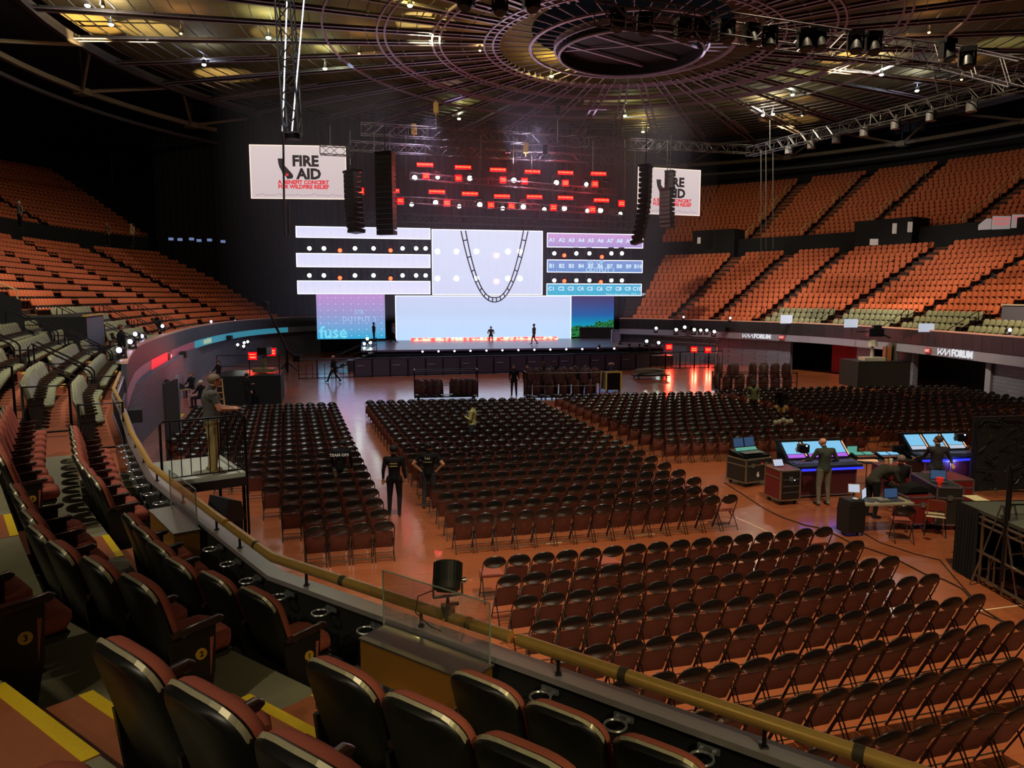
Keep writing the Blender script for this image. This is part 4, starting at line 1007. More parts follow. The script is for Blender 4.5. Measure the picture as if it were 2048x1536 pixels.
# near vertical truss with lit edges
e=empty('vertical_truss',atY(587,262,22),0,'vertical truss with glowing white edge tubes hanging at upper left','truss')
b0=atY(586,268,22); t0=Vector((b0.x-.2,b0.y,16)); o=truss(Vector((0,0,0)),t0-b0,.42,tal,'truss_frame','',parent=e,r=.025); e.location=b0
glow=EM('tube_light',(225,232,255),2.2)
for q0,q1 in ((atY(565,262,22),atY(574,0,22)),(atY(584,262,22),atY(608,0,22))):
    m=MB(); m.cyl(q0-b0,q1-b0+(q1-q0)*.2,.018,6); m.build('edge_tube',glow,e)
m=MB(); m.cyl((0,0,-.15),(0,0,.0),.22,14); m.build('end_plate',blackm,e)
m=MB(); a=atY(566,268,22.3); m.tube([a,a+Vector((0,0,-.3)),atY(568,395,22.3),atY(570,465,22.3),atY(574,482,22.3),atY(578,465,22.3),atY(577,410,22.3)],.03,6); tag(m.build('hanging_cable',black),'dark cable looping down past the left side screen','cable','hanging cables')
# chain hoists and hanging wires
k=0
for px,y0,y1,D in [(1522,300,520,52),(1532,300,498,52),(1546,300,498,52),(1540,240,300,52),(700,260,330,57),(748,262,308,55),(780,262,300,57),(812,262,350,57),(850,262,320,57),(962,270,340,57),(1027,275,350,57),(1064,278,360,57),(1186,282,360,57),(1270,290,335,57),(1335,280,335,57),(660,250,292,58),(872,200,262,57),(1115,210,285,57),(1250,280,380,60)]:
    k+=1; m=MB(); m.cyl(atY(px,y0,D),atY(px,y1,D),.03,5); tag(m.build('hoist_chain',steel),f"thin hoist cable hanging from the rig, {ORD[k-1]} of nineteen",'cable','hoist cables')
for k,(px,py,D) in enumerate([(872,215,57),(1115,222,57),(700,300,57),(828,258,57),(850,262,57),(1016,296,57),(1052,296,57),(1090,300,57),(1316,296,60)]):
    q=atY(px,py,D); m=MB(); m.box(q,(.35,.35,.7)); m.cyl(q+Vector((0,0,-.6)),q+Vector((0,0,-.35)),.05,6); tag(m.build('chain_motor',M('motor_black',(24,24,26),.4) if k%3 else M('motor_gold',(170,140,60),.5)),f"{'black' if k%3 else 'gold'} chain motor hanging among the rigging, {ORD[k]} of nine",'hoist','chain motors')
# ladder-like cable loop before the centre screen
e=empty('cable_loop',SP(995,600,D_up-3),0,'black ladder like cable loop sagging before the centre screen','cable')
o=e.location; ptsL=[];ptsR=[]
for i in range(33):
    f=i/32; x=lp(926,1052,f); u=(f-.5)*2; y=462+138*(1-abs(u)**2.3)
    ptsL.append(SP(x-4+f*8,y+4*(1-abs(u)),D_up-3)-o); ptsR.append(SP(x+5-f*10 ,y-4*(1-abs(u))-1,D_up-3)-o)
m=MB(); m.tube(ptsL,.055,5); m.build('outer_cable',black,e)
m=MB(); m.tube(ptsR,.055,5); m.build('inner_cable',black,e)
for i in range(1,32,2): m=MB(); m.cyl(ptsL[i],ptsR[i],.05,4); m.build('rung',black,e)
# ---------------- line array speakers ----------------
spk=M('array_cabinet',(24,23,27),.5); grille=M('array_grille',(12,12,14),.7)
def array(px,ytop,ybot,D,n,bend,yaw,label,hw=.55):
    p=atY(px,ytop,D); q=atY(px,ybot,D); Ht=p.z-q.z
    e=empty('line_array',p,yaw,label,'speaker','hanging speakers'); hh=Ht/n; y=0;z=0;a=0
    for k in range(n):
        a=bend*(k/n)**1.6
        m=MB(); m.M=Matrix.Translation((0,y,z))@Matrix.Rotation(-a,4,'X')
        m.prism([(-hw,-.02,-hh*.95),(-hw,.65,-hh*.8),(-hw,.65,-hh*.1),(-hw,-.02,0)],(2*hw,0,0)); m.box((0,-.03,-hh*.48),(2*hw-.06,.03,hh*.8),0,1)
        m.build('array_cabinet',[spk,grille],e)
        y+=math.sin(a)*hh; z-=math.cos(a)*hh
    m=MB(); m.box((0,.3,.1),(2*hw,.8,.16)); m.cyl((0,.3,.15),(0,.3,3),.03,5); m.build('rigging_frame',blackm,e)
    return e
array(766,308,470,52,15,R(3),R(-15),'tall straight black line array hanging over the left screens',.62)
array(697,345,465,54,12,R(12),R(-50),'shorter black line array left of the tall one',.7)
array(1300,335,487,55,15,R(24),R(65),'curved black line array hanging at the right of the stage',.55)
array(1330,380,455,60,9,R(14),R(-45),'small black line array before the right side screen',.5)
array(1338,345,378,62,4,R(4),R(-30),'short black subwoofer cluster hanging before right side screen',.35)
# ---------------- stage lamps ----------------
redE=EM('red_lens',(255,70,40),5); redG=EM('red_lens_deep',(255,0,4),9); whiteE=EM('white_lens',(225,255,240),16); 
def bar(px,py,D,wd,label):
    q=SP(px,py,D); e=empty('led_batten',q,SA_,label,'stage light','red LED battens')
    m=MB(); m.box((0,.12,0),(wd+.15,.22,.34)); m.build('housing',blackm,e)
    m=MB()
    for k in range(7): m.box((wd*(k-3)/7,-.01,0),(wd/9,.04,.1 if k%2 else .14))
    m.build('red_cells',redE,e); m=MB(); m.box((0,.0,-.02),(wd+.04,.03,.27)); m.build('red_glow_lens',redG,e)
BARS=[(850,333),(926,338),(996,343),(1065,347),(1131,349),(1197,351),(874,387),(940,391),(1004,396),(1069,397),(1131,399),(1203,404),(790,385)]
for k,(x,y) in enumerate(BARS): bar(x,y-4,60,1.2 if k<12 else .6,f"red LED batten, {ORD[k] if k<6 else ORD[min(k-6,6)]} of the {'upper' if k<6 else 'lower'} row above the stage")
BL_=[(852,352),(917,356),(1006,360),(1049,362),(1131,366),(1190,368),(801,402),(894,406),(982,410),(1023,412),(1107,415),(1185,419),(711,401),(721,382),(1243,407),(505,712),(543,704),(1388,699),(1416,700),(1338,694)]
for k,(x,y) in enumerate(BL_):
    D=60 if k<15 else (46 if k<17 else 62)
    if k<15: q=SP(x,y,D)
    else: q=atY(x,y,D)
    pos=f"{ORD[k]} from left in the upper row" if k<6 else f"{ORD[k-6]} in the lower row" if k<15 else ['leftmost by the left wall','second by the left wall','left of two right of stage','right of two right of stage','small one beside stage right'][k-15]
    e=empty('square_blinder',q,SA_ if k<15 else 0,f"square glowing red stage light, {pos}",'stage light','square red lights')
    m=MB(); m.box((0,.14,0),(.54,.22,.5)); m.build('housing',blackm,e)
    m=MB(); m.box((0,0,0),(.5,.03,.46)); m.build('red_glow_lens',redG,e)
    m=MB(); m.box((0,-.02,.08),(.4,.03,.09)); m.box((0,-.02,-.08),(.4,.03,.09)); m.build('red_cells',redE,e)
    if k>=15: lamp('red_lamp_light','SPOT',(q.x,q.y-.3,q.z),(q.x,q.y-6,-1.5),(70 if k<17 else 260),(1,.04,.02),.2,120)
mvb=M('moving_head_black',(26,26,28),.4)
def mover(q,label,lit=True,s=1.0,yaw=0,tilt=0,hang=True,mat=None):
    e=empty('moving_head',q,yaw,label,'stage light','moving head lights'); sg=1 if hang else -1
    m=MB(); m.box((0,.1,sg*.42*s),(.42*s,.34*s,.14*s)); m.build('base_box',mvb,e)
    m=MB(); m.box((-.19*s,.1,sg*.18*s),(.06*s,.2*s,.46*s)); m.box((.19*s,.1,sg*.18*s),(.06*s,.2*s,.46*s)); m.box((0,.1,sg*.38*s),(.44*s,.2*s,.06*s)); m.build('yoke_arm',mvb,e)
    m=MB(); m.M=Matrix.Rotation(tilt,4,'X'); m.tube([(0,.34*s,0),(0,.3*s,0),(0,.05*s,0),(0,-.1*s,0)],[.08*s,.14*s,.17*s,.175*s],12); hd=m.build('head',mvb,e,smooth=40)
    m=MB(); m.M=Matrix.Rotation(tilt,4,'X'); m.cyl((0,-.1*s,0),(0,-.13*s,0),.15*s,14); m.build('lens',(mat or whiteE) if lit else M('lens_glass_dark',(60,66,70),.1),hd)
    return e
W=[(829,356),(875,355),(939,357),(982,366),(1027,361),(1071,366),(1112,366),(1172,369),(1212,374),(823,409),(871,406),(918,413),(959,410),(1005,417),(1046,414),(1088,419),(1128,417),(1174,422),(1200,421),(1240,428)]
for k,(x,y) in enumerate(W): mover(SP(x,y,60.5),f"white moving head light, {ORD[k if k<9 else k-9]} in the {'upper' if k<9 else 'lower'} row over the stage",(x,y) not in ((982,366),(1071,366),(1212,374)),1.25 if k%2==0 else 1.0,SA_)
W2=[]
for row_,y0 in (('upper',497),('lower',551)):
    for k,x in enumerate((619,648,710,747,805,832,851)): W2.append((x,y0,f"white lamp, {ORD[k]} in the {row_} gap of the left screens"))
    for k,x in enumerate((875,913,953,1016,1040)): W2.append((x,y0+6,f"white lamp, {ORD[k]} along the {row_} line of the centre screen"))
    for k,x in enumerate((1108,1152,1178,1222,1243)): W2.append((x,y0+10,f"white lamp, {ORD[k]} in the {row_} gap of the right screens"))
for x,y,l in W2:
    if 'centre screen' in l:
        q=SP(x,y,D_up-.3); e=empty('screen_lamp',q,SA_,l,'stage light','lamps before the centre screen'); m=MB(); m.cyl((0,.03,0),(0,-.03,0),.26,16); m.build('rim',M('rim_white',(210,210,220),.5,emit=(230,235,250),es=.9),e); m=MB(); m.cyl((0,-.03,0),(0,-.06,0),.2,16); m.build('lens',whiteE,e)
    else: mover(SP(x,y,D_up-.8),l,True,1.15,SA_)
RD=EM('red_star_lens',(255,44,20),14)
for k,(x,y) in enumerate([(680,501),(781,501),(1128,511),(1203,514),(680,556),(781,557),(1128,562),(1201,564),(993,511),(993,563)]):
    q=SP(x,y,D_up-.85)
    if k>=8:
        e=empty('screen_lamp',SP(x,y,D_up-.3),SA_,f"reddish lamp before the centre screen, {'upper' if k==8 else 'lower'} one",'stage light','lamps before the centre screen'); m=MB(); m.cyl((0,.03,0),(0,-.03,0),.3,16); m.build('rim',M('rim_pink',(230,190,200),.5,emit=(250,190,200),es=1.2),e); m=MB(); m.cyl((0,-.03,0),(0,-.06,0),.17,16); m.build('lens',EM('pink_lens',(255,150,150),6),e); continue
    mover(q,f"red lamp between the screens, {'upper' if y<530 else 'lower'} gap, {['left stack outer','left stack inner','right stack inner','right stack outer'][k%4] if k<8 else 'centre screen'}",True,1.15,SA_,mat=RD)
for k in range(13):
    x=lp(845,1228,k/12); q=SP(x,lp(703,697,k/12),D_front-.6); e=empty('footlight',q,SA_,f"small lilac footlight on the stage step, {ORD[k]} from left",'stage light','small footlights')
    m=MB(); m.cyl((0,.1,0),(0,-.05,0),.09,10); m.build('can',mvb,e); m=MB(); m.cyl((0,-.05,0),(0,-.07,0),.075,10); m.build('lens',EM('lilac_lens',(230,200,255),6),e)
for k,(x,y,D) in enumerate([(1312,657,60),(1352,660,60),(1369,655,60),(1388,660,60),(1401,661,60),(1413,661,60),(1428,664,60),(1293,683,62),(1317,686,62),(735,678,62),(741,686,62),(729,688,62),(476,690,46),(489,686,46),(496,684,46),(488,693,46)]):
    mover(atY(x,y,D),f"small white floor lamp, {ORD[k]} of the floor lamps around stage",True,.7 if k in(0,4,5) else .5 if k>11 else .8,0,R(-20),False)
# spotlights standing on the parapets
for k,(x,y,D) in enumerate([(1245-0,0,0)]): pass
PAR=[(1367,634,63),(1460,636,60),(1573,636,56.5),(1702,642,50.5),(1853,652,43.5),(2018,660,37),(240,700,22.5),(262,683,26.5),(272,668,30),(285,672,33),(326,652,38.5),(423,643,54.5),(471,642,61)]
blueE=EM('blue_white_lens',(190,190,255),10)
for k,(x,y,D) in enumerate(PAR):
    mover(atY(x,y,D),f"small bluish spotlight on the parapet, {ORD[k] if k<6 else ORD[k-6]} along the {'right' if k<6 else 'left'} side",True,.55,0,0,False,mat=blueE)
for k,(x,y,w_,D) in enumerate([(1573,638,23,56),(1702,646,26,50),(1853,655,30,43),(1995,640,0,0)]):
    if not w_: continue
    a=atY(x-w_/2,y-8,D); b=atY(x+w_/2,y+9,D); m=MB(); m.box(((a.x+b.x)/2,D,(a.z+b.z)/2),(b.x-a.x,.03,a.z-b.z)); tag(m.build('parapet_light_panel',M('panel_lit',(190,200,215),.4,emit=(170,190,220),es=.55)),f"pale glowing square panel on the right parapet, {ORD[k]} from the stage",'panel','pale parapet panels')
# big hanging spotlights on the near truss
for k,(x,y) in enumerate([(930,8),(1000,18),(1065,12),(1235,52),(1290,60),(1368,72),(1405,70),(1455,75),(1505,82),(1540,88),(1612,92),(1640,90),(1712,96),(1748,98),(1898,112),(1935,128)]):
    mover(atY(x,y,26 if k>2 else 24),f"large unlit black spotlight hanging near the top edge, {ORD[k]} from left",False,1.15,R(20*(k%3-1)),R(70),True)
# round lamps strung under the right diagonal truss
for k in range(7):
    f=.22+.11*k; a=SP(1500,304,52).lerp(atY(2048,163,33),f); m=MB(); m.cyl((0,0,-.3),(0,0,-.75),.24,14); m.cyl((0,0,-.3),(0,0,0),.03,5); tag(m.build('hanging_can_lamp',M('can_grey',(70,70,72),.5),None,40,a),f"grey round can lamp under the right diagonal truss, {ORD[k]} from its low end",'lamp','can lamps on the diagonal truss')
m=MB(); a=atY(1880,125,30); b=atY(1890,185,30)
for dx in (-.28,.28): m.cyl(a+Vector((dx,0,0)),b+Vector((dx,0,0)),.025,5)
for i in range(7): q=a.lerp(b,i/6); m.cyl(q+Vector((-.28,0,0)),q+Vector((.28,0,0)),.02,5)
tag(m.build('rope_ladder',tal),'thin hanging ladder below the truss at upper right','ladder')

# ---------------- thin theatrical haze hanging around the stage rig, and the beams it shows ----------------
hz=bpy.data.materials.new('stage_haze'); hz.use_nodes=True; nt=hz.node_tree; nt.nodes.remove(nt.nodes['Principled BSDF']); vsn=nt.nodes.new('ShaderNodeVolumeScatter'); vsn.inputs['Density'].default_value=.006; vsn.inputs['Anisotropy'].default_value=.35; vsn.inputs['Color'].default_value=(.85,.8,1,1); nt.links.new(vsn.outputs[0],nt.nodes['Material Output'].inputs['Volume'])
m=MB(); m.box((-3,61,11.6),(33,22,15.4)); o=m.build('haze',hz); tag(o,'thin purple grey haze hanging around the lit stage','haze',None,'stuff')
for a,b,pw,an,cl in ((SP(829,354,60),SP(745,215,60),9000,7,(.5,.7,1)),(SP(823,408,60),SP(826,330,60),1500,8,(.5,.7,1)),(atY(1369,655,60),atY(1480,560,64),5000,3.5,(.7,.75,1)),(atY(1388,660,60),atY(1500,560,64),6000,3.5,(.7,.75,1))):
    d=(Vector(b)-Vector(a)); lamp('beam_light','SPOT',Vector(a)-d.normalized()*.05+Vector((0,-.4,0)),Vector(a)+d,pw,cl,.08,an,.3)

for px,py in ((870,345),(1010,350),(1150,358),(900,400),(1060,405),(1180,412)):
    q=SP(px,py,59.4); lamp('red_batten_light','POINT',(q.x,q.y-.3,q.z),(0,0,0),130,(1,.05,.08),.2)

a=atY(1300,676,60.2); b=atY(1436,684,60.2); o=truss(a,b,.4,tm,'lamp_stand_truss','low truss on legs carrying small white lamps right of the stage')
for q in (a,b): m=MB(); m.cyl((q.x,q.y,0),(q.x,q.y,q.z),.06,6); m.build('leg',tm,o)
# ---------------- people ----------------
def person(loc,rz,label,top,legs,hair,skinm=skin,h=1.78,pose=None,shoes=None,vox=.016,hat=None,fingers=False,long=False,sleeve='long',shorts=False,group=None,print_=None,name='person'):
    k=h/1.78
    J=dict(pel=(0,0,.96),bel=(0,.01,1.14),che=(0,.0,1.34),nec=(0,-.01,1.5),hed=(0,.02,1.655),
      sl=(-.185,-.01,1.44),sr=(.185,-.01,1.44),el=(-.225,-.03,1.16),er=(.225,-.03,1.16),wl=(-.225,.05,.92),wr=(.225,.05,.92),
      hl=(-.09,0,.93),hr=(.09,0,.93),kl=(-.11,.02,.5),kr=(.11,.02,.5),al=(-.12,-.02,.09),ar=(.12,-.02,.09),fl=(-.13,.13,.035),fr=(.13,.13,.035))
    if pose: J.update(pose)
    J={a:Vector(b) for a,b in J.items()}
    m=MB(); segs=[]
    def cap(a,b,ra,rb,tagn):
        m.caps(J[a] if isinstance(a,str) else a,J[b] if isinstance(b,str) else b,ra,rb,12); segs.append((J[a] if isinstance(a,str) else a,J[b] if isinstance(b,str) else b,tagn,max(ra,rb)))
    cap('pel','bel',.135,.13,'top'); cap('bel','che',.13,.15,'top'); cap('hl','hr',.1,.1,'legs'); 
    cap('sl','sr',.068,.068,'top'); cap('che','nec',.13,.055,'top'); 
    cs=(J['sl']+J['sr'])/2; 
    cap(J['sl'].lerp(J['che'],.4),J['sr'].lerp(J['che'],.4),.105,.105,'top')
    up=(J['hed']-J['nec']).normalized(); cap(J['nec']-up*.02,J['hed']-up*.03,.055,.052,'skin')
    fw=J.get('look',Vector((0,1,0))); 
    fw=(fw-up*fw.dot(up)).normalized(); sd=fw.cross(up)
    hc=J['hed']
    # skull, jaw, nose, ears
    m.caps(hc-fw*.025+up*.03,hc+fw*.01+up*.02,.083,.08,12); m.caps(hc+fw*.03-up*.055,hc+fw*.01+up*.0,.047,.066,10)
    segs.append((hc-up*.08,hc+up*.06,'skin',.09))
    m.caps(hc+fw*.085+up*.01,hc+fw*.1-up*.022,.011,.016,6)
    for s_ in (-1,1): m.caps(hc+sd*s_*.08+up*.015,hc+sd*s_*.082-up*.02,.014,.011,6)
    for s_,a in ((-1,'l'),(1,'r')):
        cap('s'+a,'e'+a,.06,.044,'top' if sleeve=='long' else 'arm'); cap('e'+a,'w'+a,.043,.028,'top' if sleeve=='long' else 'skin')
        d=(J['w'+a]-J['e'+a]).normalized(); cu=J.get('hd'+a,d)+Vector((0,0,0)); cu=(cu).normalized()
        side=cu.cross(Vector((0,0,1)) if abs(cu.z)<.9 else Vector((0,1,0))).normalized(); nrm=side.cross(cu)
        pw=J['w'+a]; segs.append((pw,pw+cu*.19,'skin',.05))
        m.caps(pw+cu*.02-side*.018,pw+cu*.075-side*.026,.022,.02,8); m.caps(pw+cu*.02+side*.018,pw+cu*.075+side*.026,.022,.02,8)
        for i,(off,ln) in enumerate(((-.032,.062),(-.011,.075),(.011,.07),(.032,.054))):
            b=pw+cu*.078+side*off; mid=b+cu*ln*.55-nrm*.008; m.caps(b,mid,.0095,.009,6); m.caps(mid,mid+(cu*.75-nrm*.6).normalized()*ln*.5,.009,.0075,6)
        tb=pw+cu*.03-side*.03*s_; tm_=tb+(cu-side*.9*s_).normalized()*.045; m.caps(tb,tm_,.013,.011,6); m.caps(tm_,tm_+(cu*.9-side*.1*s_).normalized()*.032,.011,.008,6)
        cap('h'+a,'k'+a,.094,.062,'legs'); cap('k'+a,'a'+a,.062,.042,'skin' if shorts else 'legs'); 
        f=J['f'+a]; an=J['a'+a]; m.caps(an+(an-f)*.25-Vector((0,0,.035)) ,f,.042,.036,8); segs.append((an-Vector((0,0,.06)),f,'shoe',.05))
    me=m.mesh('tmp',[skin]); o=bpy.data.objects.new('tmp',me); C.objects.link(o)
    md=o.modifiers.new('r','REMESH'); md.mode='VOXEL'; md.voxel_size=vox; sm=o.modifiers.new('s','SMOOTH'); sm.factor=.5; sm.iterations=4 if vox>.012 else 5
    dg=bpy.context.evaluated_depsgraph_get(); me2=bpy.data.meshes.new_from_object(o.evaluated_get(dg)); bpy.data.objects.remove(o); bpy.data.meshes.remove(me)
    mats=[skinm,top,legs,shoes or black]; idx={'skin':0,'top':1,'legs':2,'shoe':3}
    me2.materials.clear()
    for q in mats: me2.materials.append(q)
    el={}
    for p in me2.polygons:
        c=p.center; best=None
        for a,b,t,rr in segs:
            ab=b-a; f=max(0,min(1,(c-a).dot(ab)/max(1e-9,ab.dot(ab)))); d=(c-(a+ab*f)).length-rr
            if t=='skin' and (a-J['nec']).length<.05: d+=.02
            if best is None or d<best[0]: best=(d,t,f)
        t=best[1]
        if t=='arm': t='top' if best[2]<.62 else 'skin'
        if t=='legs' and c.z>J['hl'].z+.03 : t='top'
        if shorts and t=='legs' and False: t='skin'
        p.material_index=idx[t]; p.use_smooth=True
    o=bpy.data.objects.new(name,me2); C.objects.link(o); o.location=loc; o.rotation_euler=(0,0,rz); o.scale=(k*1.1,k*1.12,k); tag(o,label,'person',group)
    if hair:
        m=MB(); n,mm=14,8; vs=[];R0=.094
        Mx=Matrix((( sd.x,fw.x,up.x,hc.x),(sd.y,fw.y,up.y,hc.y),(sd.z,fw.z,up.z,hc.z),(0,0,0,1)))
        m.M=Mx
        m.sph((0,-.03,.04),.093,16,10,0,(.98,1.0,.98))
        m.v=[v for v in m.v]
        if long: m.M=Mx; m.caps((0,-.06,.02),(0,-.08,-.16),.085,.06,12)
        # keep only the part behind and above the face
        inv=Mx.inverted(); keepf=[]
        for f_ in m.f:
            cc=sum((Vector(m.v[i]) for i in f_),Vector())/len(f_); l=inv@cc
            if (l.z>.05 and l.y<.055) or (l.y<-.01 and l.z>-.06) or (long and l.y<-.02) or l.z>.1: keepf.append(f_)
        m.f=keepf; m.m=[0]*len(keepf)
        hh=m.build('hair',hair,o,smooth=True); sd_=hh.modifiers.new('t','SOLIDIFY'); sd_.thickness=.012; sd_.offset=0
    if hat:
        m=MB(); m.M=Matrix((( sd.x,fw.x,up.x,hc.x),(sd.y,fw.y,up.y,hc.y),(sd.z,fw.z,up.z,hc.z),(0,0,0,1)))
        m.tube([(0,-.01,.03),(0,-.01,.08),(0,-.015,.125),(0,-.015,.145)],[.1,.099,.07,.01],16); m.slab([(-.07,.06),(-.05,.15),(0,.175),(.05,.15),(.07,.06)],[(0,-.004),(0,.004)],lambda a,b,d:(a,b,.04+d-.1*(b-.06))); m.build('cap',hat,o,smooth=40)
    m=MB()
    for s_ in (-1,1): m.sph(hc+fw*.078+sd*s_*.032+up*.018,.011,8,6)
    m.build('eyes',M('eye_dark',(30,24,20),.3),o,smooth=True)
    m=MB(); m.M=Matrix((( sd.x,fw.x,up.x,hc.x),(sd.y,fw.y,up.y,hc.y),(sd.z,fw.z,up.z,hc.z),(0,0,0,1))); m.tube([(-.022,.075,-.045),(0,.083,-.046),(.022,.075,-.045)],.006,6); m.build('mouth',M('lip',(140,80,70),.6),o,smooth=True)
    if print_:
        txt,zz,sz,mt=print_; m=MB(); yb=-.155
        for i,ln in enumerate(txt if isinstance(txt,list) else [txt]):
            text_mb(m,ln,sz,0,Matrix.Translation((0,yb,zz-i*sz*1.1))@Matrix.Rotation(R(90),4,'X'),.002,.003)
        m.build('back_lettering',mt,o)
    return o
blk=M('cloth_black',(24,24,27),.9,spec=.2); greyT=M('cloth_charcoal',(78,78,76),.9,noise=.1,nscale=60); khaki=M('cloth_khaki',(150,130,84),.9); jean=M('cloth_jean',(52,60,74),.9); greyp=M('cloth_grey_trousers',(104,98,84),.9); darkgreen=M('cloth_dark_green',(48,56,48),.9)
hairb=M('hair_black',(20,17,16),.7); hairg=M('hair_sandy_grey',(118,100,82),.7,noise=.2,nscale=60); hairbr=M('hair_brown',(58,42,30),.7); whitep=M('print_white',(240,240,228),.7); cream=M('cloth_yellow_shirt',(196,190,120),.85,noise=.08,nscale=30); shoew=M('shoe_white',(190,188,180),.6)
redh=M('hair_auburn',(96,48,34),.7); plaid=M('cloth_green_plaid',(86,92,60),.9,noise=.35,nscale=14)
DOWNH=dict(hed=(0,.07,1.635),nec=(0,.01,1.5),look=(0,.8,-.6))
# grey haired man on the platform, looking at his hands by the rail
mp=at(428,945,2.36)
person((mp.x,mp.y,2.35),R(-55),'grey haired man in charcoal shirt and khaki trousers on the railed platform',greyT,khaki,hairg,h=1.80,vox=.0095,sleeve='short',long=False,
   pose=dict(DOWNH,el=(-.23,.08,1.17),er=(.23,.08,1.17),wl=(-.07,.33,1.14),wr=(.09,.33,1.13),hdl=(.3,.9,.0),hdr=(-.3,.9,.1)),shoes=M('shoe_tan',(110,96,74),.8))
m=MB(); m.slab([(-.05,-.04),(.05,-.04),(.05,.12),(-.05,.12)],[(0,0),(0,.012)],lambda a,b,d:(a,b,d)); q=Vector((mp.x,mp.y,0))+Matrix.Rotation(R(-55),3,'Z')@Vector((0,.5,0)); tag(m.build('phone',black,None,None,(q.x,q.y,3.50),R(-55)),'small dark device held by the man on the platform','phone')
def P(px,py,rz,label,top,legs,hair,z=0,**k):
    q=at(px,py,z); return person((q.x,q.y,z),R(rz),label,top,legs,hair,**k)
P(790,1030,4,'man with curly black hair in black walking away down the red lit aisle',blk,blk,hairb,h=1.8,vox=.012,pose=dict(fl=(-.13,.12,.035),ar=(.11,-.12,.1),fr=(.11,.02,.03),el=(-.24,-.05,1.16),wl=(-.25,-.01,.93),wr=(.25,.02,.92)),shoes=shoew,print_=(['=====','====='],1.35,.06,M('print_gold',(190,166,90),.7)))
person((at(680,905,1.38).x,at(680,905,1.38).y,0),R(4),'person in black team ops shirt bending among the left chairs',blk,M('cloth_dark_khaki',(120,108,84),.9),hairb,h=1.76,vox=.012,pose=dict(nec=(0,.14,1.45),hed=(.03,.24,1.55),che=(0,.06,1.3),sl=(-.18,.1,1.4),sr=(.18,.1,1.4),el=(-.24,.18,1.14),er=(.25,.16,1.12),wl=(-.2,.32,.92),wr=(.22,.3,.88),look=(0,.8,-.6)),print_=None)
q=at(680,905,1.38); m=MB(); text_mb(m,'TEAM OPS',.1,0,Matrix.Rotation(R(4),4,'Z')@Matrix.Rotation(R(84),4,'X'),.002,.004); m.build('shirt_lettering',whitep,None,None,(0,0,0)); lt=C.objects[-1] if False else [o for o in C.objects if o.name.startswith('shirt_lettering')][0]; tm_p=[o for o in C.objects if o.name.startswith('person')][-1]; lt.parent=tm_p; lt.location=(0,-.125,1.35)
person((at(857,915,1.35).x,at(857,915,1.35).y,0),R(-3),'person in black t-shirt with hands on hips among middle chairs',blk,M('cloth_dark_jean',(40,46,52),.9),hairb,h=1.76,vox=.012,sleeve='short',pose=dict(el=(-.36,-.06,1.2),er=(.36,-.06,1.2),wl=(-.19,.02,1.0),wr=(.19,.02,1.0),hdl=(.5,.6,-.3),hdr=(-.5,.6,-.3)),print_=(['Los','~~~~'],1.38,.09,M('print_pale',(190,186,140),.7)))
person((at(945,828,1.3).x,at(945,828,1.3).y,0),R(80),'person in pale yellow shirt and cap standing among the middle chairs',cream,jean,hairb,skinm=skin2,h=1.74,vox=.015,hat=black,pose=dict(el=(-.22,.02,1.15),wl=(-.12,.24,1.26),hdl=(0,.5,.8)))
person((at(1506,800,.9).x,at(1506,800,.9).y,0),R(175),'person in green plaid shirt and dark cap standing in the far chairs',plaid,blk,None,h=1.78,hat=M('cap_navy',(28,30,40),.8),vox=.016)
person((at(1562,812,.9).x,at(1562,812,.9).y,0),R(170),'man in black shirt, pale shorts and cap leaning over the far chairs',blk,M('cloth_yellow_shorts',(176,168,88),.9),None,h=1.76,hat=black,shorts=True,vox=.016,pose=dict(hed=(.05,.12,1.6),nec=(0,.06,1.46)))
P(1645,1010,8,'bald man in dark sweater and grey trousers at the lit mixing desk',darkgreen,greyp,None,h=1.83,vox=.011,pose=dict(hed=(-.03,.07,1.63),nec=(0,.02,1.49),look=(-.3,.8,-.5),el=(-.3,.08,1.18),wl=(-.3,.33,1.1),er=(.31,-.02,1.18),wr=(.29,.18,1.1)))
P(1868,1003,-5,'dark haired man in black sweatshirt at the second mixing desk',M('cloth_slate',(40,40,44),.9),jean,hairbr,h=1.8,vox=.012,pose=dict(look=(-.8,.6,-.2),el=(-.22,.16,1.2),wl=(-.3,.42,1.08),er=(.33,.02,1.16),wr=(.3,-.14,1.05)))
SIT=dict(kl=(-.12,.42,.93),kr=(.12,.42,.93),al=(-.12,.42,.5),ar=(.12,.42,.5),fl=(-.13,.58,.45),fr=(.13,.58,.45),wl=(-.2,.4,1.12),wr=(.2,.4,1.12),el=(-.28,.12,1.16),er=(.28,.12,1.16))
def seated(px,py,rz,label,top,legs,hair,zh=1.28,**k):
    q=at(px,py,zh); po=dict(SIT); po.update(k.pop('pose',{})); return person((q.x,q.y,-.44),R(rz),label,top,legs,hair,pose=po,**k)
seated(1803,915,10,'seated grey haired person in black jacket seen from behind at mid console',blk,blk,M('hair_grey',(120,104,92),.7),vox=.012)
P(1742,1035,-70,'person in dark hooded jacket bending over behind the laptop table',M('cloth_dark_olive',(46,44,34),.9),blk,None,vox=.012,hat=None,pose=dict(bel=(0,.12,1.12),che=(0,.32,1.2),nec=(0,.5,1.2),hed=(0,.62,1.13),look=(0,.4,-.9),sl=(-.18,.42,1.2),sr=(.18,.42,1.2),el=(-.24,.5,.95),er=(.24,.5,.95),wl=(-.12,.66,.84),wr=(.12,.66,.84)))
hk=[o for o in C.objects if o.name.startswith('person')][-1]; m=MB(); m.sph((0,.6,1.15),.135,14,9); m.build('hood',M('cloth_dark_olive',(46,44,34),.9),hk,smooth=True)
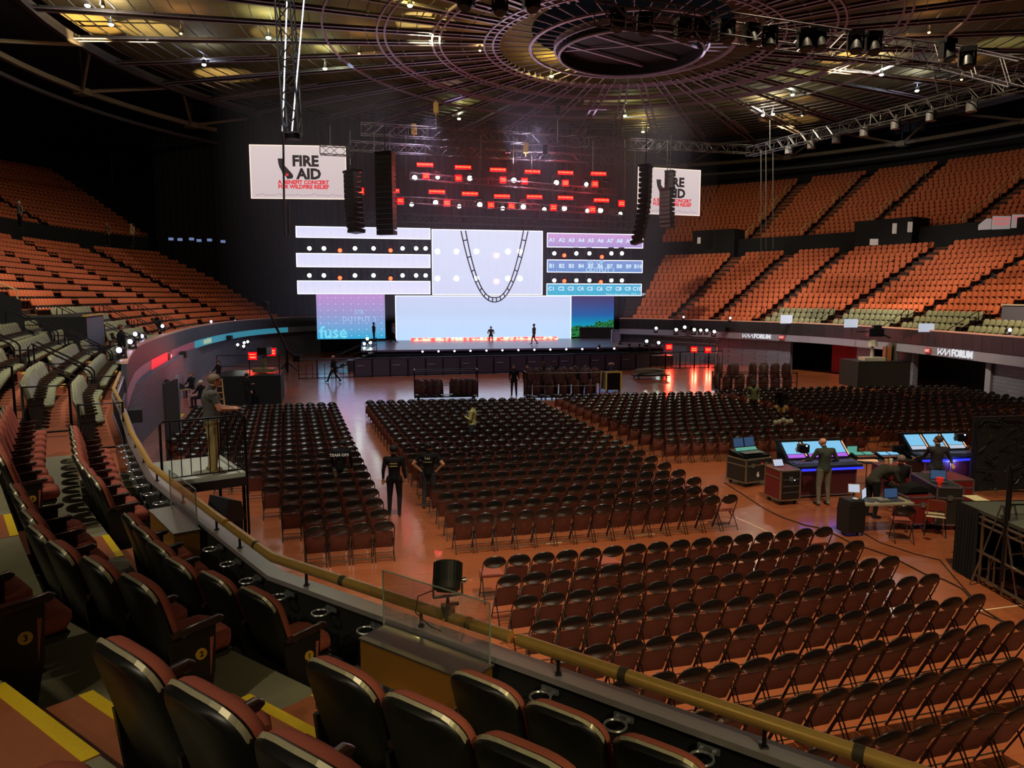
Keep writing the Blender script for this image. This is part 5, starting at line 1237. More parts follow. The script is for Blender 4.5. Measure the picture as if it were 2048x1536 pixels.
P(668,765,85,'bald man in dark suit striding left before the barricade',blk,blk,None,vox=.02,pose=dict(kl=(-.1,.2,.52),al=(-.1,.34,.12),fl=(-.1,.5,.08),kr=(.1,-.08,.5),ar=(.1,-.36,.14),fr=(.1,-.22,.06),el=(-.22,-.16,1.18),wl=(-.22,-.02,.96),er=(.22,.12,1.18),wr=(.2,.3,1.02)))
P(1028,793,170,'person in black standing silhouetted left of the chair racks',blk,blk,hairb,vox=.02,pose=dict(wl=(-.32,.22,.95)))
P(1055,793,160,'person in black standing close beside the middle chair racks',blk,blk,hairb,vox=.02)
P(787,686,-80,'bearded long haired person walking beside the pale main screen',M('cloth_grey_blue',(110,108,124),.9),blk,hairbr,z=SZ,vox=.022,long=True,pose=dict(kl=(-.1,.12,.52),al=(-.1,.22,.1),fl=(-.1,.38,.06),ar=(.1,-.25,.12),fr=(.1,-.1,.05)))
P(1068,689,80,'person in red trousers walking across the stage before the screen',greyT,M('cloth_red_trousers',(130,50,60),.9),hairbr,z=SZ,vox=.022,pose=dict(kl=(-.1,-.06,.5),al=(-.1,-.28,.14),fl=(-.1,-.14,.06),kr=(.1,.16,.52),ar=(.1,.2,.1),fr=(.1,.36,.05)))
seated(982,668,180,'person crouching on the stage by the red flame strip',M('cloth_brown',(84,54,48),.9),blk,hairbr,zh=SZ+.55,vox=.022)
o=[o for o in C.objects if o.name.startswith('person')][-1]; o.location=(SP(982,682,D_back-2).x,SP(982,682,D_back-2).y,SZ-.45)
P(748,684,-90,'tall dark figure standing by the cases at the left stage end',M('cloth_teal_dark',(30,44,56),.9),M('cloth_teal_dark',(30,44,56),.9),hairb,z=SZ,vox=.022)
for k,(x,y,rz,lb,tp) in enumerate([(1234,735,90,'person with pale hair stooping before the barricade',blk),(1198,735,0,'dark figure standing at the far barricade, left of the group',blk),(1258,732,0,'dark figure standing at the far barricade, right of the group',blk),(1278,732,0,'dark figure at the far barricade nearest the chair cart',blk),(1240,722,20,'tall dark figure leaning behind the barricade group',blk)]):
    P(x,y,rz,lb,tp,blk,hairb if k else M('hair_pale',(170,160,140),.7),vox=.022)
P(332,835,-60,'person in black with raised hood by the tall door frame at left',blk,blk,hairb,vox=.018,pose=dict(hed=(0,.1,1.62),look=(0,.7,-.6)))
P(496,818,-30,'dark man looking at a phone before the black camera riser',blk,blk,hairb,vox=.018,pose=dict(el=(-.22,.1,1.15),wl=(-.08,.34,1.2),look=(0,.8,-.5)))
P(345,880,-40,'person in black standing just inside the left doorway',blk,blk,hairb,vox=.018)
for k,(x,y,lb,hr) in enumerate([(437,728,'seated person with laptop at the left wall, farthest of three',hairb),(383,752,'seated person with auburn hair by the left wall',redh),(402,768,'seated person in white cap near the left wall tables',hairbr)]):
    seated(x,y,150,lb,blk,blk,hr if k<2 else None,zh=1.15,vox=.02,hat=M('cap_white',(180,174,150),.8) if k==2 else None)
P(603,690,170,'person in brown jacket standing by the left end of the barricade',M('cloth_brown',(84,54,48),.9),blk,hairbr,vox=.022) if False else None
# people in the seating
s_=pt(-27.5,1.0); person((*pt(-27.2,.55),2.65),R(-70),'person with auburn hair standing in the front olive row',blk,blk,redh,vox=.018)
q=Vector((*pt(-41,1.0),0)); person((q.x,q.y,2.75),R(120),'person in dark coat bending over the far olive seats',M('cloth_navy',(34,36,44),.9),blk,hairb,vox=.02,pose=dict(hed=(0,.3,1.45),nec=(0,.2,1.38),che=(0,.1,1.26)))
for k,(x,y,lb,tp,hr) in enumerate([(265,492,'person in pale shirt standing at the mezzanine opening',M('cloth_beige',(150,130,92),.9),hairbr),(217,490,'person in brown jacket at the dark mezzanine opening',M('cloth_brown2',(96,72,46),.9),hairbr),(42,455,'person in white cap at the mezzanine camera position',M('cloth_grey2',(110,104,90),.9),None)]):
    q=atY(x,y,57 if k<2 else 50); person((q.x,q.y,q.z-.1),R(150),lb,tp,blk,hr,vox=.022,hat=M('cap_white',(180,174,150),.8) if k==2 else None)
# ---------------- mixing position ----------------
def B(q,rz,label,name,cat,group=None): return empty(name,(q[0],q[1],q[2] if len(q)>2 else 0),R(rz),label,cat,group)
edge=M('case_edge',(150,142,116),.35,.7); edgeg=M('case_edge_grey',(140,132,140),.35,.7); redcase=M('case_red',(112,28,28),.45); blkcase=M('case_black',(34,33,30),.5); maroon=M('case_maroon',(70,24,30),.5); labelo=M('label_orange',(230,90,30),.6); labelw=M('label_white',(214,210,196),.6)
casterm=M('caster_black',(18,18,18),.5)
def case(q,rz,dims,label,body,ed,latches=2,parts='case',wheels=True):
    e=B(q,rz,label,'road_case','case','road cases'); w_,d_,h_=dims; z0=.12 if wheels else 0
    m=MB(); m.box((0,0,z0+(h_-z0)/2),(w_-.02,d_-.02,h_-z0-.02)); m.build('body',body,e)
    m=MB(); t=.035
    for x in (-1,1):
        for y in (-1,1): m.box((x*(w_-t)/2,y*(d_-t)/2,z0+(h_-z0)/2),(t,t,h_-z0))
    for z in (z0+t/2,h_-t/2,z0+(h_-z0)*.72):
        for y in (-1,1): m.box((0,y*(d_-t)/2,z),(w_,t,t))
        for x in (-1,1): m.box((x*(w_-t)/2,0,z),(t,d_,t))
    m.build('edge_frame',ed,e)
    for k in range(latches):
        m=MB(); x=(k-(latches-1)/2)*w_/max(1,latches)*1.0; m.box((x,-d_/2-.008,z0+(h_-z0)*.72),(.11,.02,.12)); m.build('latch',ed,e)
    m=MB(); m.box((w_/2+.008,0,z0+(h_-z0)*.45),(.02,.14,.1)); m.build('side_handle',ed,e)
    if wheels:
        for x in (-1,1):
            for y in (-1,1):
                m=MB(); m.cyl((x*(w_/2-.1)-.02,y*(d_/2-.1),.055),(x*(w_/2-.1)+.02,y*(d_/2-.1),.055),.055,10); m.box((x*(w_/2-.1),y*(d_/2-.1),.11),(.08,.08,.02)); m.build('caster',casterm,e)
    return e
scrB=EM('desk_screen_blue',(120,190,230),.9); scrP=EM('desk_screen_purple',(170,90,220),.9); blueglow=EM('desk_blue_glow',(30,40,255),2.2); scrD=EM('screen_dim_blue',(60,90,130),.5); scrW=EM('screen_pale',(190,200,220),.8); scrG=EM('screen_green',(90,170,150),.7)
c1=case(at(1497,966,0),28,(1.05,.8,.82),'black road case with pale edges and white digit, carrying a small console',blkcase,edge,2)
m=MB(); text_mb(m,'9',.2,0,Matrix.Translation((-.05,-.405,.36))@Matrix.Rotation(R(90),4,'X')@Matrix.Rotation(R(180),4,'Z'),.003,.01); text_mb(m,'4',.2,0,Matrix.Translation((.53,.1,.38))@Matrix.Rotation(R(90),4,'Z')@Matrix.Rotation(R(90),4,'X'),.003,.01); m.build('stencil_digits',labelw,c1)
m=MB(); m.box((.1,-.405,.66),(.1,.006,.05)); m.build('orange_label',labelo,c1)
e=B(at(1497,966,0)+Vector((.02,.05,.82)),22,'small lighting console with two dark screens on the black case','control_console','console')
m=MB(); m.prism([(-.48,-.3,0),(-.48,.35,0),(-.48,.35,.16),(-.48,-.3,.06)],(.96,0,0)); m.build('console_body',blackm,e)
m=MB(); m.box((0,-.1,.125),(.7,.3,.01)); m.build('key_surface',M('keys_grey',(90,92,92),.5),e)
for x in (-.2,.2):
    m=MB(); m.M=Matrix.Translation((x,.3,.36))@Matrix.Rotation(R(-14),4,'X'); m.box((0,0,0),(.39,.03,.3)); s_=m.build('screen_housing',black,e); m2=MB(); m2.M=m.M; m2.box((0,-.018,0),(.35,.004,.26)); m2.build('screen_face',scrD,s_)
m=MB(); m.M=Matrix.Translation((0,.17,.18))@Matrix.Rotation(R(-45),4,'X'); m.box((0,0,0),(.74,.02,.1)); m.build('touch_strip',scrG,e)
c2=case(at(1563,1003,0),14,(.62,.75,.95),'red sided rack case on casters with pale tablet on top',redcase,edge,1)
m=MB(); m.box((.0,-.38,.55),(.5,.02,.72)); m.build('rack_front',black,c2); m=MB(); 
for z in (.35,.52,.7): m.box((0,-.395,z),(.48,.01,.025))
m.build('rack_units',M('rack_grey',(70,70,74),.4),c2); m=MB(); m.sph((.1,-.4,.68),.012,8,6); m.build('blue_led',EM('led_blue',(120,160,255),8),c2)
e=B(at(1563,1003,0)+Vector((-.1,.1,.95)),14,'pale tablet standing on the red rack case','tablet','tablet'); m=MB(); m.M=Matrix.Translation((0,0,.1))@Matrix.Rotation(R(-30),4,'X'); m.box((0,0,0),(.3,.015,.2)); m.build('tablet_body',black,e); m=MB(); m.M=Matrix.Translation((0,0,.1))@Matrix.Rotation(R(-30),4,'X'); m.box((0,-.009,0),(.28,.003,.18)); m.build('tablet_screen',scrW,e)
def desk(q,rz,label,w_=2.0,side=1):
    e=B(q,rz,label,'mixing_desk','console','mixing desks')
    m=MB(); m.box((0,.45,.4),(w_-.3,.85,.72)); 
    m.build('desk_case',maroon,e)
    m=MB()
    for x in (-(w_-.3)/2,(w_-.3)/2):
        m.box((x,.02,.4),(.03,.03,.74)); 
    for z in (.06,.75): m.box((0,.02,z),(w_-.3,.03,.03))
    m.box((0,.02,.4),(.03,.03,.72)); m.build('case_edging',edgeg,e)
    m=MB(); m.prism([(-w_/2,-.05,.78),(-w_/2,.95,.78),(-w_/2,1.0,1.02),(-w_/2,-.05,.9)],(w_,0,0)); m.build('control_surface',M('desk_surface',(40,44,60),.35,.3),e)
    m=MB()
    for k in range(22): m.box((-w_/2+.1+k*(w_-.2)/21,.2,.955),(.03,.3,.02))
    m.build('faders',M('fader_blue_grey',(90,100,150),.4),e)
    m=MB(); m.prism([(-w_/2,.5,.98),(-w_/2,1.02,1.42),(-w_/2,1.1,1.4),(-w_/2,1.0,.98)],(w_,0,0)); m.build('meter_bridge',blackm,e)
    a_=math.atan2(.44,.52)
    for k in range(3):
        x=(k-1)*w_/3.05
        m=MB(); m.M=Matrix.Translation((x,.75,1.205))@Matrix.Rotation(a_,4,'X'); m.box((0,.05,.012),(w_/3.9,.42,.008)); m.build('touch_screen',scrB,e)
        m=MB(); m.M=Matrix.Translation((x,.75,1.205))@Matrix.Rotation(a_,4,'X'); m.box((0,-.24,.012),(w_/3.9,.12,.008)); m.build('lower_screen',scrP if side==1 else scrW,e)
        m=MB(); m.M=Matrix.Translation((x+w_/6.4,.75,1.205))@Matrix.Rotation(a_,4,'X'); m.box((0,.0,.014),(.03,.5,.008)); m.build('meter_strip',EM('meter_orange',(240,180,140),1.1),e)
    m=MB(); m.box((0,-.06,.8),(w_,.02,.05)); m.build('blue_light_strip',blueglow,e)
    m=MB(); m.box((0,1.06,1.42),(w_+.04,.1,.03)); m.build('bridge_top',blackm,e)
    return e
desk(at(1655,994,0),10,'large mixing desk with pale screens and blue under glow, in front of the bald man')
desk(at(1893,978,0)+Vector((.25,.3,0)),8,'second mixing desk with bright screens beside the dark haired man',1.9,2)
lamp('desk_glow_light','POINT',at(1690,985,0)+Vector((0,-.2,.7)),(0,0,0),14,(.15,.18,1),.1); lamp('desk_glow_light','POINT',at(1900,975,0)+Vector((.2,0,.7)),(0,0,0),14,(.15,.18,1),.1)
for (px,py,l) in ((1606,905,'on the first mixing desk'),(1921,882,'on the second mixing desk')):
    q=at(px,py,1.44); e=B((q.x,q.y,1.435),0,f"black desk lamp pod with blue light {l}",'desk_light','lamp'); m=MB(); m.box((0,0,.12),(.26,.2,.2)); m.box((0,0,.01),(.15,.15,.02)); m.build('pod',blackm,e); m=MB(); m.sph((.05,-.11,.2),.02,8,6); m.build('blue_led',EM('led_blue',(120,160,255),8),e); m=MB(); m.tube([(-.15,0,0),(-.2,0,.1),(-.12,0,.2)],.012,6); m.build('gooseneck',steel,e)
tabm=M('table_top_pale',(150,142,120),.5)
def table(q,rz,dims,label,topm,legm=steel):
    e=B(q,rz,label,'folding_table','table','work tables'); w_,d_,h_=dims
    m=MB(); m.slab([(-w_/2+.04,-d_/2),(w_/2-.04,-d_/2),(w_/2,-d_/2+.04),(w_/2,d_/2-.04),(w_/2-.04,d_/2),(-w_/2+.04,d_/2),(-w_/2,d_/2-.04),(-w_/2,-d_/2+.04)],[(0,h_-.04),(0,h_)],lambda a,b,d:(a,b,d)); m.build('table_top',topm,e)
    for x in (-1,1):
        for y in (-1,1): m=MB(); m.cyl((x*(w_/2-.12),y*(d_/2-.08),0),(x*(w_/2-.12),y*(d_/2-.08),h_-.04),.016,8); m.build('leg',legm,e)
    return e
def laptop(q,rz,label,scr,open_=100):
    e=B(q,rz,label,'laptop','laptop','laptops'); m=MB(); m.box((0,0,.01),(.36,.25,.02)); m.build('keyboard_half',M('laptop_grey',(60,62,66),.4),e)
    m=MB(); m.M=Matrix.Translation((0,.13,.02))@Matrix.Rotation(R(90-open_),4,'X'); m.box((0,0,.12),(.36,.012,.24)); m.build('lid',black,e)
    m=MB(); m.M=Matrix.Translation((0,.13,.02))@Matrix.Rotation(R(90-open_),4,'X'); m.box((0,-.008,.125),(.33,.003,.21)); m.build('display',scr,e); return e
T1=at(1758,1062,0); table(T1,6,(1.35,.6,.74),'pale topped work table holding two laptops',tabm)
def on(T,dx,dy,z): return Vector((T.x+dx,T.y+dy,z))
laptop(on(T1,.32,.0,.74),8,'open dark laptop on the pale table',scrD); laptop(on(T1,-.25,.02,.74),50,'second laptop turned aside on the pale table',scrW,95)
e=B(on(T1,.0,-.12,.74),10,'small grey mixer box between the laptops','mixer_box','mixer'); m=MB(); m.box((0,0,.03),(.28,.18,.06)); m.build('mixer_case',M('mixer_grey',(100,100,96),.4),e); m=MB(); [m.cyl((-.1+.05*k,-.03+.05*j,.06),(-.1+.05*k,-.03+.05*j,.075),.009,6) for k in range(5) for j in range(2)]; m.build('knobs',labelw,e)
e=B(on(T1,-.6,.1,.74),-10,'white tablet on a stand at the left end of the pale table','tablet','tablet'); m=MB(); m.cyl((0,0,0),(0,0,.18),.012,6); m.box((0,0,.008),(.14,.12,.015)); m.build('stand',blackm,e); m=MB(); m.M=Matrix.Translation((0,0,.27))@Matrix.Rotation(R(-15),4,'X'); m.box((0,0,0),(.26,.012,.2)); m.build('tablet_body',labelw,e); m=MB(); m.M=Matrix.Translation((0,0,.27))@Matrix.Rotation(R(-15),4,'X'); m.box((0,-.008,0),(.23,.003,.17)); m.build('tablet_screen',scrW,e)
e=B(at(1700,1068,0),12,'tall black ribbed wheeled trolley case by the table','trolley_case','case'); m=MB(); m.slab([(-.24,.08),(.24,.08),(.25,.6),(.2,.85),(-.2,.85),(-.25,.6)],[(.03,-.22),(0,-.18),(0,.18),(.03,.22)],lambda x,z,d:(x,d,z)); [m.box((0,-.215,.15+.07*k),(.44,.02,.02)) for k in range(9)]; m.build('shell',M('ribbed_plastic',(22,22,24),.5),e,smooth=35); m=MB(); m.sph((.05,-.05,.86),.07,12,6,0,(1,1,.3)); m.build('pale_cap',labelw,e); [ (lambda mm:(mm.cyl((x-.02,0,.05),(x+.02,0,.05),.05,10),mm.build('caster',casterm,e)))(MB()) for x in (-.18,.18)]
c3=case(at(1826,1052,0),8,(.72,.6,.8),'small red topped road case beside the pale table',redcase,edgeg,1)
m=MB(); m.slab([(-.34,0),(.34,0),(.3,.16),(.05,.26),(-.25,.2)],[(.06,-.18),(0,-.1),(0,.1),(.06,.18)],lambda x,z,d:(x,d,z)); tag(m.build('black_bag',M('cloth_black',(24,24,27),.9),None,40,tuple(at(1826,1052,0)+Vector((0,.1,.8))),R(10)),'slumped black bag lying on the red topped case','bag')
case(at(1878,1055,0)+Vector((.15,.5,0)),-6,(.62,1.5,1.05),'tall long black case with grey edges, three latches on its end',blkcase,edgeg,1)
laptop(at(1878,1055,0)+Vector((.1,.3,1.05)),-20,'laptop standing open on the long black case',scrD)
case(at(1925,1045,0)+Vector((.25,1.2,0)),5,(.8,1.0,.9),'red case with white papers behind the long black case',redcase,edgeg,1)
case(at(1772,1002,0)+Vector((.25,.3,0)),5,(.8,.6,.95),'red case with snacks and cups at the centre of the mixing area',redcase,edgeg,1)
qq=at(1772,1002,0)+Vector((.25,.3,.95))
for k,(dx,dy,cl,nm,lb) in enumerate([(-.15,0,(214,150,90),'paper_cup','amber drink in a clear cup on the snack case'),(.0,.05,(230,220,190),'paper_cup','pale tall paper cup on the snack case'),(.2,-.1,(200,80,50),'snack_bowl','orange snack heap in a bowl on the snack case')]):
    m=MB(); m.tube([(0,0,0),(0,0,.14 if k<2 else .06)],[.035,.05] if k<2 else [.06,.12],12); tag(m.build(nm,M('item_%d'%k,cl,.5),None,40,tuple(qq+Vector((dx,dy,0)))),lb,'cup' if k<2 else 'bowl')
T2=at(1795,972,0)+Vector((.1,.3,0)); table(T2,8,(2.6,.8,.76),'long dark equipment table between the two mixing desks',black)
for k,(dx,l,s_) in enumerate([(-.95,'left mixer with lit channel screens on the long dark table',scrG),(-.2,'middle lit mixer on the long dark table',scrB),(.65,'right grey mixer without lit screens on the long dark table',None)]):
    e=B(on(T2,dx,.05,.76),8,l,'mixer','mixer','mixers'); m=MB(); m.prism([(-.33,-.22,0),(-.33,.22,0),(-.33,.22,.14),(-.33,-.22,.05)],(.66,0,0)); m.build('mixer_case',blackm,e)
    if s_: m=MB(); m.M=Matrix.Translation((0,.08,.125))@Matrix.Rotation(R(11.5),4,'X'); m.box((-.16,0,.005),(.27,.2,.006)); m.box((.16,0,.005),(.27,.2,.006)); m.build('channel_screens',s_,e)
    m=MB(); [m.box((-.28+.07*i,-.12,.08),(.02,.12,.012)) for i in range(9)]; m.build('faders',labelw if k==2 else M('fader_pink',(220,130,110),.5),e)
for dx,l in ((-1.25,'old monitor with green screen left end of the dark table'),(.15,'low black monitor behind the seated person')):
    e=B(on(T2,dx,.25,.76),5,l,'monitor','monitor','table monitors'); m=MB(); m.box((0,0,.2),(.38,.05,.3)); m.box((0,0,.03),(.16,.14,.05)); m.build('monitor_case',black,e); m=MB(); m.box((0,-.03,.21),(.3,.01,.22)); m.build('monitor_screen',scrG if dx<0 else M('screen_off',(18,20,26),.2),e)
m=MB(); m.box((0,0,.005),(.55,.35,.008)); tag(m.build('paper_sheet',M('paper_peach',(230,180,150),.7),None,None,tuple(on(T2,-1.0,-.25,.76)),R(-20)),'peach coloured papers lying at the front edge of the dark table','paper')
# ball microphones on a tree stand
e=B(at(1563,925,0),0,'stand with a row of fuzzy round microphones','microphone_stand','microphone')
m=MB(); m.cyl((0,0,0),(0,0,1.32),.015,6); [m.cyl((0,0,.35),(.35*math.cos(a),.35*math.sin(a),0),.012,5) for a in (0,2.1,4.2)]; m.tube([(-.28,0,1.3),(0,0,1.36),(.28,0,1.3)],.012,6); m.build('stand',blackm,e)
for x,z in ((-.26,1.36),(-.13,1.38),(0,1.44),(.13,1.38),(.26,1.4)): m=MB(); m.sph((x,0,z),.08,12,8); m.build('microphone_ball',M('foam_grey',(120,120,104),.95),e,smooth=True)
# wooden classroom chair
e=B(at(1868,1068,0),-25,'brown plastic chair with chrome legs by the red case','stacking_chair','chair')
brp=M('chair_brown_plastic',(120,48,34),.3); chr_=M('chrome',(190,190,190),.12,1)
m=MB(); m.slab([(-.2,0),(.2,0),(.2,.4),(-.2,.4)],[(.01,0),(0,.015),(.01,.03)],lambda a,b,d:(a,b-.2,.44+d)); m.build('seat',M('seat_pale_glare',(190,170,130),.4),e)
m=MB(); m.slab([(-.19,.6),(.19,.6),(.2,.82),(.15,.88),(-.15,.88),(-.2,.82)],[(.01,0),(0,.012),(.01,.025)],lambda x,z,d:(x,-.2-(z-.5)*.15-x*x*-.8+d,z)); m.build('backrest',brp,e)
for x in (-1,1):
    m=MB(); m.tube([(x*.2,.2,0),(x*.18,.15,.43)],.012,6); m.build('leg',chr_,e); m=MB(); m.tube([(x*.22,-.26,0),(x*.18,-.16,.43),(x*.18,-.24,.8)],.012,6); m.build('leg',chr_,e)
fr,bk,st,legs,ba=chair_parts(False)
def single_chair(q,rz,label):
    e=B(q,rz,label,'folding_chair','chair','folding chairs of the near block') ; e['group']='loose folding chairs'
    for mm,nm,mt in ((fr,'frame',tubem),(bk,'backrest',padm),(st,'seat',cushm),(legs[0],'leg',tubem),(legs[1],'leg',tubem),(ba,'crossbar',barm),(ba.b2,'crossbar',barm)): mm.build(nm,mt,e,smooth=50)
single_chair(at(1803,1082,0),-12,'open black folding chair with brown seat before the pale table')
single_chair(at(1210,779,0),60,'small open folding chair beside the yellow machine')
# ---------------- riser with drape, ladder and lattice wall at the right ----------------
A_=at(1912,1140,0); zt=atY(1912,1003,A_.y).z
r2=at(2060,1062,zt); ang=math.atan2(r2.y-A_.y,r2.x-A_.x)
e=empty('draped_riser',(A_.x,A_.y,0),ang,'grey deck riser with black drape and aluminium frame at the right edge','platform')
m=MB(); m.box((2.0,1.3,zt-.04),(4.0,2.6,.07)); m.build('deck',M('deck_grey',(74,78,66),.7,noise=.2,nscale=3),e)
def drp(mb,x0,y0,x1,y1,z0,z1,amp=.035,n=24):
    vs=[]
    dx,dy=x1-x0,y1-y0; L=math.hypot(dx,dy)
    for i in range(n+1):
        f=i/n; o_=amp*math.sin(i*1.9); vs+=[(x0+dx*f-dy/L*o_,y0+dy*f+dx/L*o_,z0),(x0+dx*f-dy/L*o_*.3,y0+dy*f+dx/L*o_*.3,z1)]
    mb.add(vs,[(2*i,2*i+2,2*i+3,2*i+1) for i in range(n)])
m=MB(); drp(m,-.05,2.6,-.05,-.05,.02,zt); drp(m,-.05,-.05,.62,-.06,.02,zt); m.build('drape',drape,e,smooth=True)
dull=M('alu_dull',(128,116,96),.4,.8)
m=MB(); 
for x in (.7,1.35,2.6,3.9): m.cyl((x,0,0),(x,0,zt-.08),.03,8)
for z in (.12,.62,zt-.14,zt-.26): m.cyl((.6,0,z),(4,0,z),.028,8)
for x in (.95,1.1): m.cyl((x,0,.12),(x,0,.62),.02,6)
m.build('front_frame',dull,e)
m=MB(); m.tube([(1.3,.05,zt),(1.3,.05,zt+.98),(1.3,.2,zt+1.05),(1.3,2.4,zt+1.05),(1.3,2.5,zt+.9),(1.3,2.5,zt)],.025,8); 
for z in (.3,.55,.8): m.cyl((1.3,.05,zt+z),(1.3,2.5,zt+z),.015,6)
m.build('guard_railing',blackm,e)
m=MB(); m.tube([(1.35,-.03,.3),(1.35,-.03,zt+1.05)],.032,8); m.build('corner_post',darksteel,e)
e=B(at(2040,1205,0)+Vector((.1,.0,0)),20,'aluminium stepladder leaning at the right edge','stepladder','ladder')
for x in (-.2,.2):
    m=MB(); m.tube([(x,0,0),(x*.7,.45,1.7)],.02,6); m.build('rail',alu,e); m=MB(); m.tube([(x,.95,0),(x*.7,.48,1.7)],.016,6); m.build('rail',alu,e)
for k in range(5): m=MB(); f=(k+1)/6; m.box((0,.45*f,1.7*f),(.38*(1-.25*f),.08,.02)); m.build('step',alu,e)
m=MB(); m.box((.1,0,0),(.42,.3,.006)); tag(m.build('paper_sheet',M('paper_cream',(214,206,160),.7),None,None,(A_.x+.45,A_.y+.35,zt+.004),ang),'cream sheet of paper lying on the riser corner','paper')
m=MB(); m.tube([(0,0,0),(0,0,.1)],[.035,.035],10); m.tube([(0,0,.1),(0,0,.2)],[.07,.08],10); tag(m.build('drink_bottle',M('bottle_red',(210,50,40),.3,emit=(210,40,30),es=.25),None,40,(A_.x+.25,A_.y+1.2,zt)),'red and white drink cup standing on the riser','cup')
random.seed(11)
q=at(1945,985,0); e=empty('lattice_wall',(q.x,q.y,0),R(8),'dark lattice wall panel standing behind the riser','partition')
W_,Hh=2.6,atY(1945,835,q.y).z
m=MB(); m.box((W_/2,.15,Hh/2),(W_,.05,Hh)); m.build('back_panel',blackmat,e)
m=MB()
for k in range(90):
    x,z=random.random()*W_,random.random()*Hh; a=random.random()*3.1; l=.05+random.random()*.16
    m.tube([(x-l*math.cos(a),-.02+random.random()*.1,z-l*math.sin(a)*.6),(x+l*math.cos(a),random.random()*.1,z+l*math.sin(a)*.6)],.012,4)
m.build('lattice_bars',M('lattice_green_black',(52,60,48),.35,.4),e)
m=MB(); m.tube([(0,0,0),(0,0,Hh),(W_,0,Hh),(W_,0,0)],.03,6); m.build('frame',darksteel,e)
m=MB()
for k in range(36): m.sph((random.random()*W_,-.05,random.random()*Hh),.012,6,4)
m.build('glints',M('glint_metal',(200,200,180),.2,.8),e)
# ---------------- cables and tape on the floor ----------------
P_=[at(x,y,.012) for x,y in [(1448,965),(1480,985),(1530,1018),(1565,1035),(1610,1050),(1650,1058),(1700,1085),(1780,1112),(1850,1148),(1890,1160),(1925,1178),(1955,1212),(2000,1240),(2048,1262)]]
m=MB(); m.tube(P_,.014,6); tag(m.build('floor_cable',black,smooth=True),'long black cable curving across the floor past the mixing area','cable')
P_=[at(x,y,.012) for x,y in [(1720,1062),(1760,1085),(1830,1108),(1880,1120),(1905,1150),(1945,1195),(1960,1225),(2020,1250)]]
m=MB(); m.tube(P_,.01,6); tag(m.build('floor_cable',black,smooth=True),'thin second cable looping from the table towards the riser','cable')
tape=M('tape_white',(226,196,160),.7)
for a,b,l in ((at(1938,1224),at(2048,1210),'pale tape line on the floor at the right edge'),(at(1470,1034),at(1600,1092),'faint tape line between the middle and near blocks'),(at(1268,1071),at(1310,1068),'short white tape strip on floor behind the middle block'),(at(1092,1088),at(1124,1085),'short white tape strip at middle block corner')):
    d=(b-a); m=MB(); m.box((d.length/2,0,.003),(d.length,.03,.004)); tag(m.build('floor_tape',tape,None,None,a,math.atan2(d.y,d.x)),l,'tape')
# ---------------- chair carts, machine, dolly ----------------
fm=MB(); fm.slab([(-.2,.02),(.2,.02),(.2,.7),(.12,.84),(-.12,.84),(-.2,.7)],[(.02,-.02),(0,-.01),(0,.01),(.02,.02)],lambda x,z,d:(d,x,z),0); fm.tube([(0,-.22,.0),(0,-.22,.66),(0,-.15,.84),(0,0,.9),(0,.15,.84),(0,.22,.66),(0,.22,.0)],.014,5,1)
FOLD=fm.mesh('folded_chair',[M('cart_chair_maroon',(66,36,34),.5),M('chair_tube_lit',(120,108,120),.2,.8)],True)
def cart(q,rz,L,lab,full,tiers=2,hh=1.6,name='left'):
    e=B(q,rz,lab,'chair_cart','cart','chair carts')
    m=MB(); m.box((0,0,.16),(L,1.1,.06)); m.build('base',blackm,e)
    for x in (-1,1):
        m=MB(); m.tube([(x*L/2,-.5,.1),(x*L/2,-.5,hh),(x*L/2,.5,hh),(x*L/2,.5,.1)],.03,6); m.build('end_frame',blackm,e)
    m=MB()
    for y in (-.5,.5): m.cyl((-L/2,y,hh-.05),(L/2,y,hh-.05),.025,6); m.cyl((-L/2,y,hh*.5),(L/2,y,hh*.5),.02,6)
    m.build('hanging_rails',blackm,e)
    for x in (-1,1):
        for y in (-.4,.4): m=MB(); m.cyl((x*(L/2-.2),y-.02,.07),(x*(L/2-.2),y+.02,.07),.07,10); m.build('caster',casterm,e)
    c_,s_=math.cos(R(rz)),math.sin(R(rz)); n=0
    for t_ in range(tiers):
        for (x0,x1,cnt_) in full[t_]:
            for k in range(cnt_):
                x=lp(x0,x1,k/max(1,cnt_-1)); y=-.28 if k%2 else .25; n+=1
                o=bpy.data.objects.new('folded_chair',FOLD); C.objects.link(o); o.location=(q.x+x*c_-y*s_,q.y+x*s_+y*c_,.2+t_*.62); o.rotation_euler=(0,R(random.uniform(-5,5)),R(rz+random.choice((48,56,64))))
                tag(o,f"folded chair hanging in the {name} cart, {ORD[min(n-1,22)]} {'lower' if t_==0 else 'upper'} tier",'chair',f'folded chairs in the {name} cart')
cart(at(892,797,0),8,3.4,'half empty black steel chair cart left of the silhouetted people',[[(-1.5,-.3,7),(.4,1.5,8)],[]],2,1.6,'left')
cart(at(1123,797,0),8,4.0,'tall full chair cart in the middle of the open floor',[[(-1.8,1.8,11)],[(-1.8,1.8,12)]],2,1.5,'middle')
cart(at(1508,785,0),8,4.7,'wide chair cart heaped with folded chairs on the right',[[(-2.2,2.2,13)],[(-2.1,-1.1,3),(.0,2.1,7)]],2,1.2,'right')
for k,(px,py) in enumerate([(1087,778),(1108,776),(1150,790),(1170,790)]):
    P(px,py+6,[10,-10,5,-5][k],f"crew member in black working among the middle cart chairs, {ORD[k]} from left",blk,blk,hairbr,vox=.024)
e=B(at(1222,783,0),12,'yellow framed lift machine standing on the open floor','lift_machine','machine')
m=MB(); m.box((0,0,.65),(.85,.8,1.0)); m.build('body',blackm,e); m=MB()
for x in (-.45,.45):
    for y in (-.42,.42): m.box((x,y,.65),(.09,.05,1.1))
